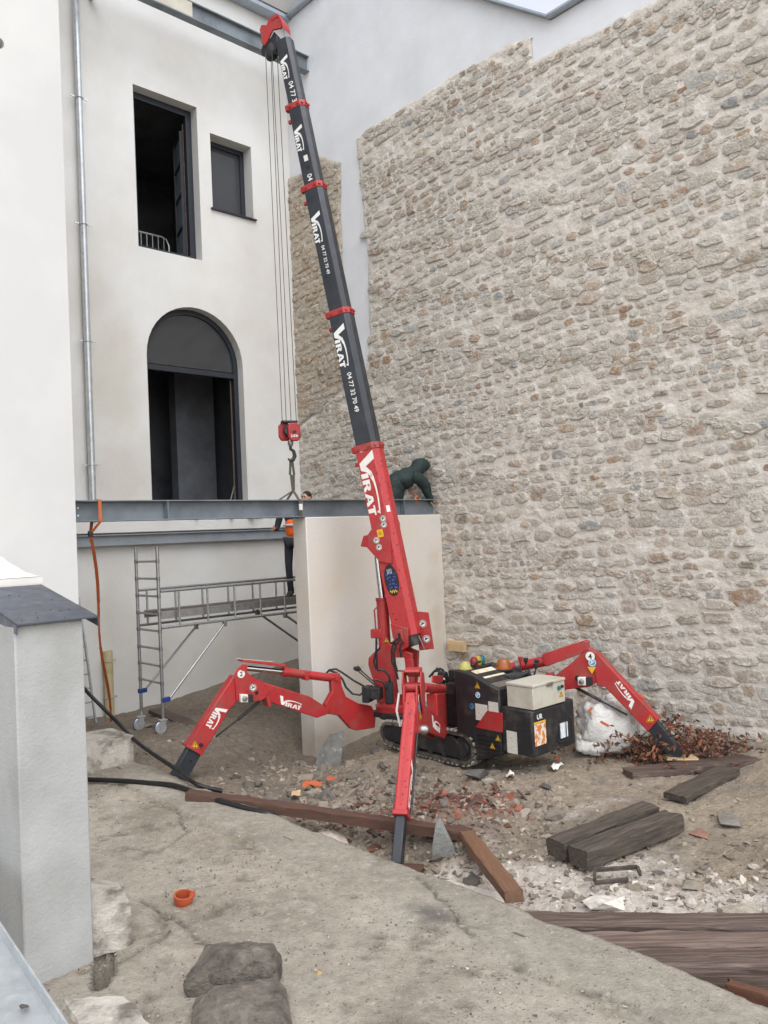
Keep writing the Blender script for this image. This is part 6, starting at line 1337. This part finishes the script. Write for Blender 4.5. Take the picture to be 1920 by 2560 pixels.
for i in range(46):
    b0_ = np.array([random.uniform(2.2, 4.7), 0, 0]); u_ = (b0_[0]-2.2)/2.5
    base = onz(random.uniform(1420, 1900), random.uniform(1842, 1896), .45); base = base + DF*random.uniform(0, .25)
    if np.dot(base-SW(0, 0), NS) < .25: base = base + NS*(.3-np.dot(base-SW(0, 0), NS))
    base[2] = float(gh(base[0], base[1]))
    heavy = 1560 < (onscreen(base)[0]) < 1740
    ang = random.uniform(0, 6.28); el = random.uniform(.05, 1.0) if heavy else random.uniform(.0, .5); L_ = random.uniform(.35, .8); d = V(math.cos(ang)*math.cos(el), math.sin(ang)*math.cos(el), math.sin(el))
    if np.dot(d, NS) < -.2: d = d-NS*np.dot(d, NS)*1.5
    pts = [base]; 
    for s_ in range(6): d = nrm(d+np.array([random.gauss(0, .16), random.gauss(0, .16), random.gauss(-.06, .12)])); pts.append(pts[-1]+d*L_/6)
    mb = MB(); mb.tube(pts, [.011-.0014*s_ for s_ in range(7)], 6); mb.build('branch', 'twig', bpile)
    for s_ in range(42 if heavy else 16):
        p = pts[random.randint(1, 6)]+np.array([random.gauss(0, .09), random.gauss(0, .09), random.gauss(0, .07)]); p[2] = max(p[2], float(base[2])+.01)
        a = nrm(rng.normal(size=3)); b = nrm(np.cross(a, rng.normal(size=3))); sz = random.uniform(.028, .058); n_ = np.cross(a, b)
        lv.add([p-a*sz, p-b*sz*.45+n_*sz*.3, p+a*sz*.2+n_*sz*.05, p+b*sz*.45+n_*sz*.3, p+a*sz*1.1+n_*sz*.25], [(0, 1, 2), (0, 2, 3), (1, 4, 2), (2, 4, 3)])
        cc_ = np.array(lin(random.choice([(104, 62, 46), (124, 76, 54), (86, 56, 46), (136, 90, 66), (100, 74, 60), (78, 60, 50)]))); lcol += [cc_]*5
def attr_build(mb, cols, name, m, parent=None, smooth=0):
    P = np.array(mb.v); loc = P.mean(0); me = bpy.data.meshes.new(name); me.from_pydata((P-loc).tolist(), [], mb.f); ca_ = me.color_attributes.new('Col', 'FLOAT_COLOR', 'POINT'); c4_ = np.ones((len(P), 4)); c4_[:, :3] = cols; ca_.data.foreach_set('color', c4_.ravel())
    me.materials.append(MATS[m]); o = bpy.data.objects.new(name, me); link(o, parent, loc); return o
o = attr_build(lv, lcol, 'dry_leaves', 'leaf_dry', bpile); o['kind'] = 'stuff'

def scrap(name, label, cat, p, s_, m, seed, flat=.3):
    r2 = random.Random(seed); n, mm = 7, 5; GX, GY = np.meshgrid(np.linspace(-1, 1, n), np.linspace(-1, 1, mm)); a = r2.uniform(0, 6.28)
    z = flat*s_*(fbm(GX*1.3+seed, GY*1.3, 3, seed)+.6); xx = GX*s_*(1+.2*fbm(GX+3, GY+seed, 2, 5)); yy = GY*s_*.55*(1+.3*fbm(GX+seed, GY, 2, 6))
    P = np.stack([p[0]+xx*math.cos(a)-yy*math.sin(a), p[1]+xx*math.sin(a)+yy*math.cos(a), p[2]+.012+z], -1); return tag(grid_mesh(name, P, None, m), label, cat)
GZ = lambda x, y, z=.3: (lambda q_: V(q_[0], q_[1], float(gh(q_[0], q_[1]))))(onz(x, y, z))
scrap('plastic_scrap', 'orange plastic scrap below the work lamp of the engine box', 'scrap', GZ(*c6(795, 855)), .16, 'tape_orange', 3, .2)
scrap('paper_scrap', 'crumpled white paper with orange corner in the open sand', 'paper', GZ(*c6(800, 965)), .10, 'paper', 5, .7)
scrap('orange_scrap', 'small orange plastic corner on the crumpled paper in the sand', 'scrap', GZ(*c6(803, 950))+V(0, 0, .08), .055, 'tape_orange', 6, .6)
scrap('paper_scrap', 'folded white paper beside the broken brick heap', 'paper', GZ(*c6(612, 1000)), .10, 'paper', 8, .8)
c3c = crop(640, 1880, .3617)
scrap('tape_scrap', 'torn orange warning tape lying in the grey rubble left of the front outrigger', 'tape', GZ(*c3c(385, 205))+UP*.04, .12, 'tape_orange', 9, .5); scrap('tape_scrap', 'short orange tape strip in the rubble, nearer the front outrigger leg', 'tape', GZ(*c3c(545, 195))+UP*.04, .10, 'tape_orange', 12, .5)
scrap('foam_piece', 'yellow foam strip lying behind the long beam in the rubble', 'foam', GZ(*c3c(280, 300))+UP*.04, .10, 'wood_pale', 13, .3)
scrap('foam_piece', 'small yellow foam piece in the lime dust beside the deck sleepers', 'foam', GZ(*c8b(905, 650)), .05, 'sign_yellow', 14, .6)

# slate leaning by the pillar, pointed stone, single rocks
q = GZ(*c5(1420, 985), .1); slt = MB(); u_ = nrm(V(.05, .35, 1)); r_ = nrm(V(1, .15, 0))
slt.prism([q+r_*a+u_*b for a, b in ((-.22, -.03), (.17, -.03), (.22, .45), (.20, .50), (.0, .46), (-.14, .28))], nrm(np.cross(r_, u_))*.03); tag(slt.build('slate_slab', 'slate', None, bevel=.004), 'upright grey slate slab leaning at the foot of the cream wall', 'slate')
def rock(label, p, s_, colr, seed, name='rock', cat='stone', flat=.7):
    r2 = random.Random(seed); mb = MB(); mb.hull([np.array(p)+np.array([r2.gauss(0, 1), r2.gauss(0, 1), r2.gauss(.25, .6)*flat])*s_*.55 for _ in range(22)]); o = mb.build(name, 'chunk', None, smooth=0); o.color = (*lin(colr), 1); return tag(o, label, cat)
mb = MB(); q = GZ(*c2b(495, 390), .2); mb.hull([q+V(*v) for v in ((-.12, -.03, 0), (.12, -.05, .02), (.13, .06, .05), (-.08, .08, 0), (-.07, 0, .36), (-.02, .02, .40), (.06, 0, .16), (-.12, -.02, .12), (.11, -.04, .10))]); o = mb.build('pointed_stone', 'chunk', None, smooth=0); o.color = (*lin((128, 128, 124)), 1); tag(o, 'tall pointed grey stone standing in front of the long beam', 'stone')
for i, (lab, x, y, s_, cc_) in enumerate((('white lime crusted rock at the right edge by the deck sleepers', 1570, 640, .17, (170, 160, 144)), ('rounded white lump in front of the small wooden frame', 1005, 590, .15, (214, 206, 196)), ('grey pyramid shaped stone beside the yellow foam piece', 860, 635, .15, (122, 114, 104)), ('grey squarish stone in the sand left of the old sleepers', 800, 280, .14, (132, 122, 112)), ('grey stone in the sand right of the old sleepers', 1505, 310, .17, (126, 120, 112)), ('brown brick lump right of the old sleepers', 1385, 350, .10, (146, 108, 92)), ('small rock half sunk in the sand below the sleepers', 1355, 530, .12, (140, 132, 118)), ('dark stone at the edge of the broken brick heap', 765, 205, .08, (90, 86, 82)))):
    rock(lab, GZ(*c8b(x, y)), s_, cc_, 40+i)
rock('pale crumbling mortar lump beside the terrace edge under the long beam', GZ(*c3c(480, 545)), .26, (196, 184, 172), 60, flat=.5); rock('white lime lump between front outrigger and short beam', GZ(*c2b(430, 500))+UP*.0, .42, (206, 196, 186), 61, flat=.35)
rock('upright dark slate chunk in the brick heap', GZ(*c6(480, 985))+UP*.02, .15, (92, 88, 84), 66, flat=.9); rock('grey flat stone by the scaffold castor', GZ(*c5(620, 810), .5), .16, (140, 130, 116), 63, flat=.4)
for i, (lab, x, y, s_) in enumerate((('yellowish stone chip on the terrace near the kerb joint', 1370, 725, .03), ('ochre stone chip on the terrace right of the boulders', 1380, 995, .035))):
    q = onz(*cc7(x, y), SZ); rock(lab, q, s_, (176, 150, 104), 70+i, flat=.4)
# ------------------------------------------------------------------ rubble
TPL = []
for i in range(24):
    mb = MB(); k = random.choice([8, 9, 10, 12]); fl = random.choice([.35, .5, .8]); mb.hull([nrm(rng.normal(size=3))*random.uniform(.62, 1.0)*V(.85, .62, .62*fl+.12) for _ in range(k+5)]); TPL.append((np.array(mb.v), mb.f))
tile_t = []
for i in range(8):
    mb = MB(); pl_ = [(random.uniform(.55, 1)*math.cos(a), random.uniform(.4, .8)*math.sin(a)) for a in sorted(random.uniform(0, 6.28) for _ in range(5))]; mb.prism([V(a, b, 0) for a, b in pl_], V(0, 0, .22)); tile_t.append((np.array(mb.v), mb.f))
def rotm(): 
    q_ = nrm(rng.normal(size=4)); w_, x, y, z = q_; return np.array([[1-2*(y*y+z*z), 2*(x*y-z*w_), 2*(x*z+y*w_)], [2*(x*y+z*w_), 1-2*(x*x+z*z), 2*(y*z-x*w_)], [2*(x*z-y*w_), 2*(y*z+x*w_), 1-2*(x*x+y*y)]])
def tiltm(a=.5):
    h = random.uniform(0, 6.28); t1, t2 = random.gauss(0, a), random.gauss(0, a); return np.array(Matrix.Rotation(h, 3, 'Z') @ Matrix.Rotation(t1, 3, 'X') @ Matrix.Rotation(t2, 3, 'Y'))
def okp(x, y): return edge_d(x, y) > .10 and np.dot(V(x, y, 0)-PC, NF) > .05 and np.dot(V(x, y, 0)-SW(0, 0), NS) > .12
def okp2(x, y): return edge_d(x, y) > .10 and np.dot(V(x, y, 0)-SW(0, 0), NS) > .12 and not (np.dot(V(x, y, 0)-PC, NF) < .05 and np.dot(V(x, y, 0)-PC, NF) > -.42 and np.dot(V(x, y, 0)-PC, DF) > -.05)
def samp(blobs):
    while True:
        cx, cy, sx, sy, w_ = blobs[rng.choice(len(blobs), p=np.array([b[4] for b in blobs])/sum(b[4] for b in blobs))]; x, y = random.gauss(cx, sx), random.gauss(cy, sy)
        if okp2(x, y) and 4.5 < y < 17: return x, y
G1 = [(-1.2, 10.9, .7, .6, 3), (-.4, 10.2, .7, .45, 4), (-1.0, 9.9, .5, .3, 3), (-.9, 12.0, .4, .3, 1.2), (.3, 9.9, .5, .4, 2.0), (1.2, 8.9, .4, .3, 1.0), (1.9, 7.2, .8, .4, 1.2), (.5, 8.2, .4, .3, 1)]
G2 = [(.75, 9.35, .42, .28, 5), (.1, 9.7, .5, .2, 2), (-.5, 9.5, .4, .2, 1.5), (-.3, 9.0, .35, .2, 1)]
G3 = [(.9, 8.4, .5, .3, 2), (1.7, 7.5, .6, .4, 3), (3.0, 7.1, .6, .35, 2.5), (.3, 8.7, .3, .2, 1), (-1.0, 9.2, .3, .15, 1)]
ME = {}
def chunk_obj(name, tpl, key, x, y, s_, c_, label, grp, sink=.25, tilt=True):
    if key not in ME:
        me = bpy.data.meshes.new(name); me.from_pydata((tpl[0]).tolist(), [], tpl[1]); me.shade_flat(); me.materials.append(MATS['chunk']); ME[key] = me
    o = bpy.data.objects.new(name, ME[key]); col.objects.link(o); z = float(gh(x, y)); o.location = (x, y, z+s_*.02); o.scale = (s_, s_*random.uniform(.7, 1.1), s_*random.uniform(.6, 1)); o.rotation_euler = (random.gauss(0, .45), random.gauss(0, .45), random.uniform(0, 6.28)); o.color = (*(np.array(lin(c_))*random.uniform(.75, 1.15)), 1); tag(o, label, 'rubble', grp)
def place(x, y):
    if x > 1.3: return 'in the lime dust beside the sleepers'
    if y > 11.4: return 'at the foot of the cream wall'
    if x < -1.1: return 'between the left outrigger and the slate slab'
    if y < 9.3: return 'in the gap along the terrace edge'
    return 'in front of the crawler track'
for i in range(120):
    x, y = samp(G1); chunk_obj('stone_fragment', TPL[i % 24], ('a', i % 24), x, y, random.uniform(.09, .24)*random.uniform(.7, 1), random.choice([(128, 118, 106), (142, 130, 116), (112, 104, 96), (152, 142, 130), (104, 98, 92)]), 'grey brown stone fragment '+place(x, y), 'stone fragments '+place(x, y))
for i in range(90):
    x, y = samp(G2); chunk_obj('tile_fragment', (tile_t[i % 8] if i % 3 else TPL[i % 24]), ('b', i % 24), x, y, random.uniform(.06, .14), random.choice([(128, 78, 62), (112, 74, 62), (98, 66, 58), (142, 90, 72), (90, 66, 60)]), 'broken red brown tile fragment '+('in the dark heap right of the front outrigger' if x > .35 else 'in the rubble left of the front outrigger'), 'tile fragments '+('right' if x > .35 else 'left')+' of the front outrigger')
for i in range(60):
    x, y = samp(G3); chunk_obj('mortar_lump', TPL[(i*5) % 24], ('c', i % 24), x, y, random.uniform(.05, .13), random.choice([(190, 180, 168), (178, 166, 152), (200, 191, 181), (164, 152, 138)]), 'whitish mortar lump '+('in the lime dust right of the small wooden frame' if x > 2.1 else 'in the lime dust between short beam and old sleepers' if x > .8 else 'near the front outrigger foot'), 'mortar lumps '+('right of the frame' if x > 2.1 else 'by the short beam' if x > .8 else 'by the outrigger foot'))
def gravel(name, label, N_, sampler, smin, smax, pal, hfun, m='chunk_attr'):
    vs = []; fs = []; cs_ = []; b = 0
    XY = np.array([sampler() for _ in range(N_)]); hz = hfun(XY[:, 0], XY[:, 1])
    for i in range(N_):
        tv, tf = TPL[i % 24] if random.random() < .86 else tile_t[i % 8]; s_ = smin+(smax-smin)*random.random()**2.2; v = (tv*s_)@tiltm(.5).T + np.array([XY[i, 0], XY[i, 1], hz[i]-s_*.10]); vs.append(v); fs += [tuple(k+b for k in f_) for f_ in tf]; b += len(v); cs_.append(np.tile(np.array(lin(pal(XY[i])))*random.uniform(.7, 1.15), (len(v), 1)))
    mb = MB(); mb.v = np.concatenate(vs).tolist(); mb.f = fs; o = attr_build(mb, np.concatenate(cs_), name, m); tag(o, label, 'gravel', None, 'stuff'); return o
ALLB = [(b[0], b[1], b[2]*1.35, b[3]*1.35, b[4]) for b in G1]+[(b[0], b[1], b[2]*1.3, b[3]*1.3, b[4]*1.3) for b in G2]+[(b[0], b[1], b[2]*1.4, b[3]*1.4, b[4]) for b in G3]+[(2.5, 9.0, 1.5, 1.2, 1.5), (-2.5, 11.8, 1.0, .8, 1.5), (3.5, 7.0, 1.0, .8, 1.5)]
def palf(p):
    x, y = p; bq = math.exp(-(((x-.75)/.6)**2+((y-9.35)/.4)**2))+.45*math.exp(-(((x+.2)/.7)**2+((y-9.5)/.3)**2)); lq = .75*(math.exp(-(((x-1.6)/.9)**2+((y-7.6)/.6)**2))+math.exp(-(((x-3.1)/1)**2+((y-7.0)/.5)**2)))
    r_ = random.random()
    if r_ < bq*.8: return random.choice([(124, 80, 66), (108, 74, 64), (96, 68, 60), (134, 92, 78), (118, 100, 88)])
    if r_ < bq*.8+lq: return random.choice([(186, 176, 164), (172, 160, 148), (196, 187, 176)])
    return random.choice([(132, 120, 106), (142, 130, 115), (122, 112, 100), (150, 138, 123), (114, 106, 95), (160, 149, 135)])
gravel('rubble_gravel', 'small broken stone, tile and mortar strewn over the yard', 6500, lambda: samp(ALLB), .015, .10, palf, lambda x, y: gh(x, y))
def yard():
    while True:
        x, y = random.uniform(-5, 5.5), random.uniform(5.5, 15)
        if okp2(x, y): return x, y
gravel('yard_grit', 'fine grit and clods scattered over the dirt yard', 6000, yard, .008, .035, lambda p: random.choice([(128, 114, 98), (146, 132, 114), (108, 98, 86), (160, 148, 132)]), lambda x, y: gh(x, y))
def onslab():
    while True:
        a, b = random.uniform(-5, 4.6), -abs(random.gauss(0, 2.2))-.05; x, y = (E0+DS*a+DF*b)[:2]
        if y > 4.2: return x, y
gravel('terrace_grit', 'small stones and crumbs scattered over the concrete terrace', 8000, onslab, .004, .020, lambda p: random.choice([(140, 130, 118), (160, 152, 140), (118, 110, 100), (186, 178, 166), (108, 101, 93), (150, 136, 116)]), lambda x, y: np.full(len(x), SZ+.004))
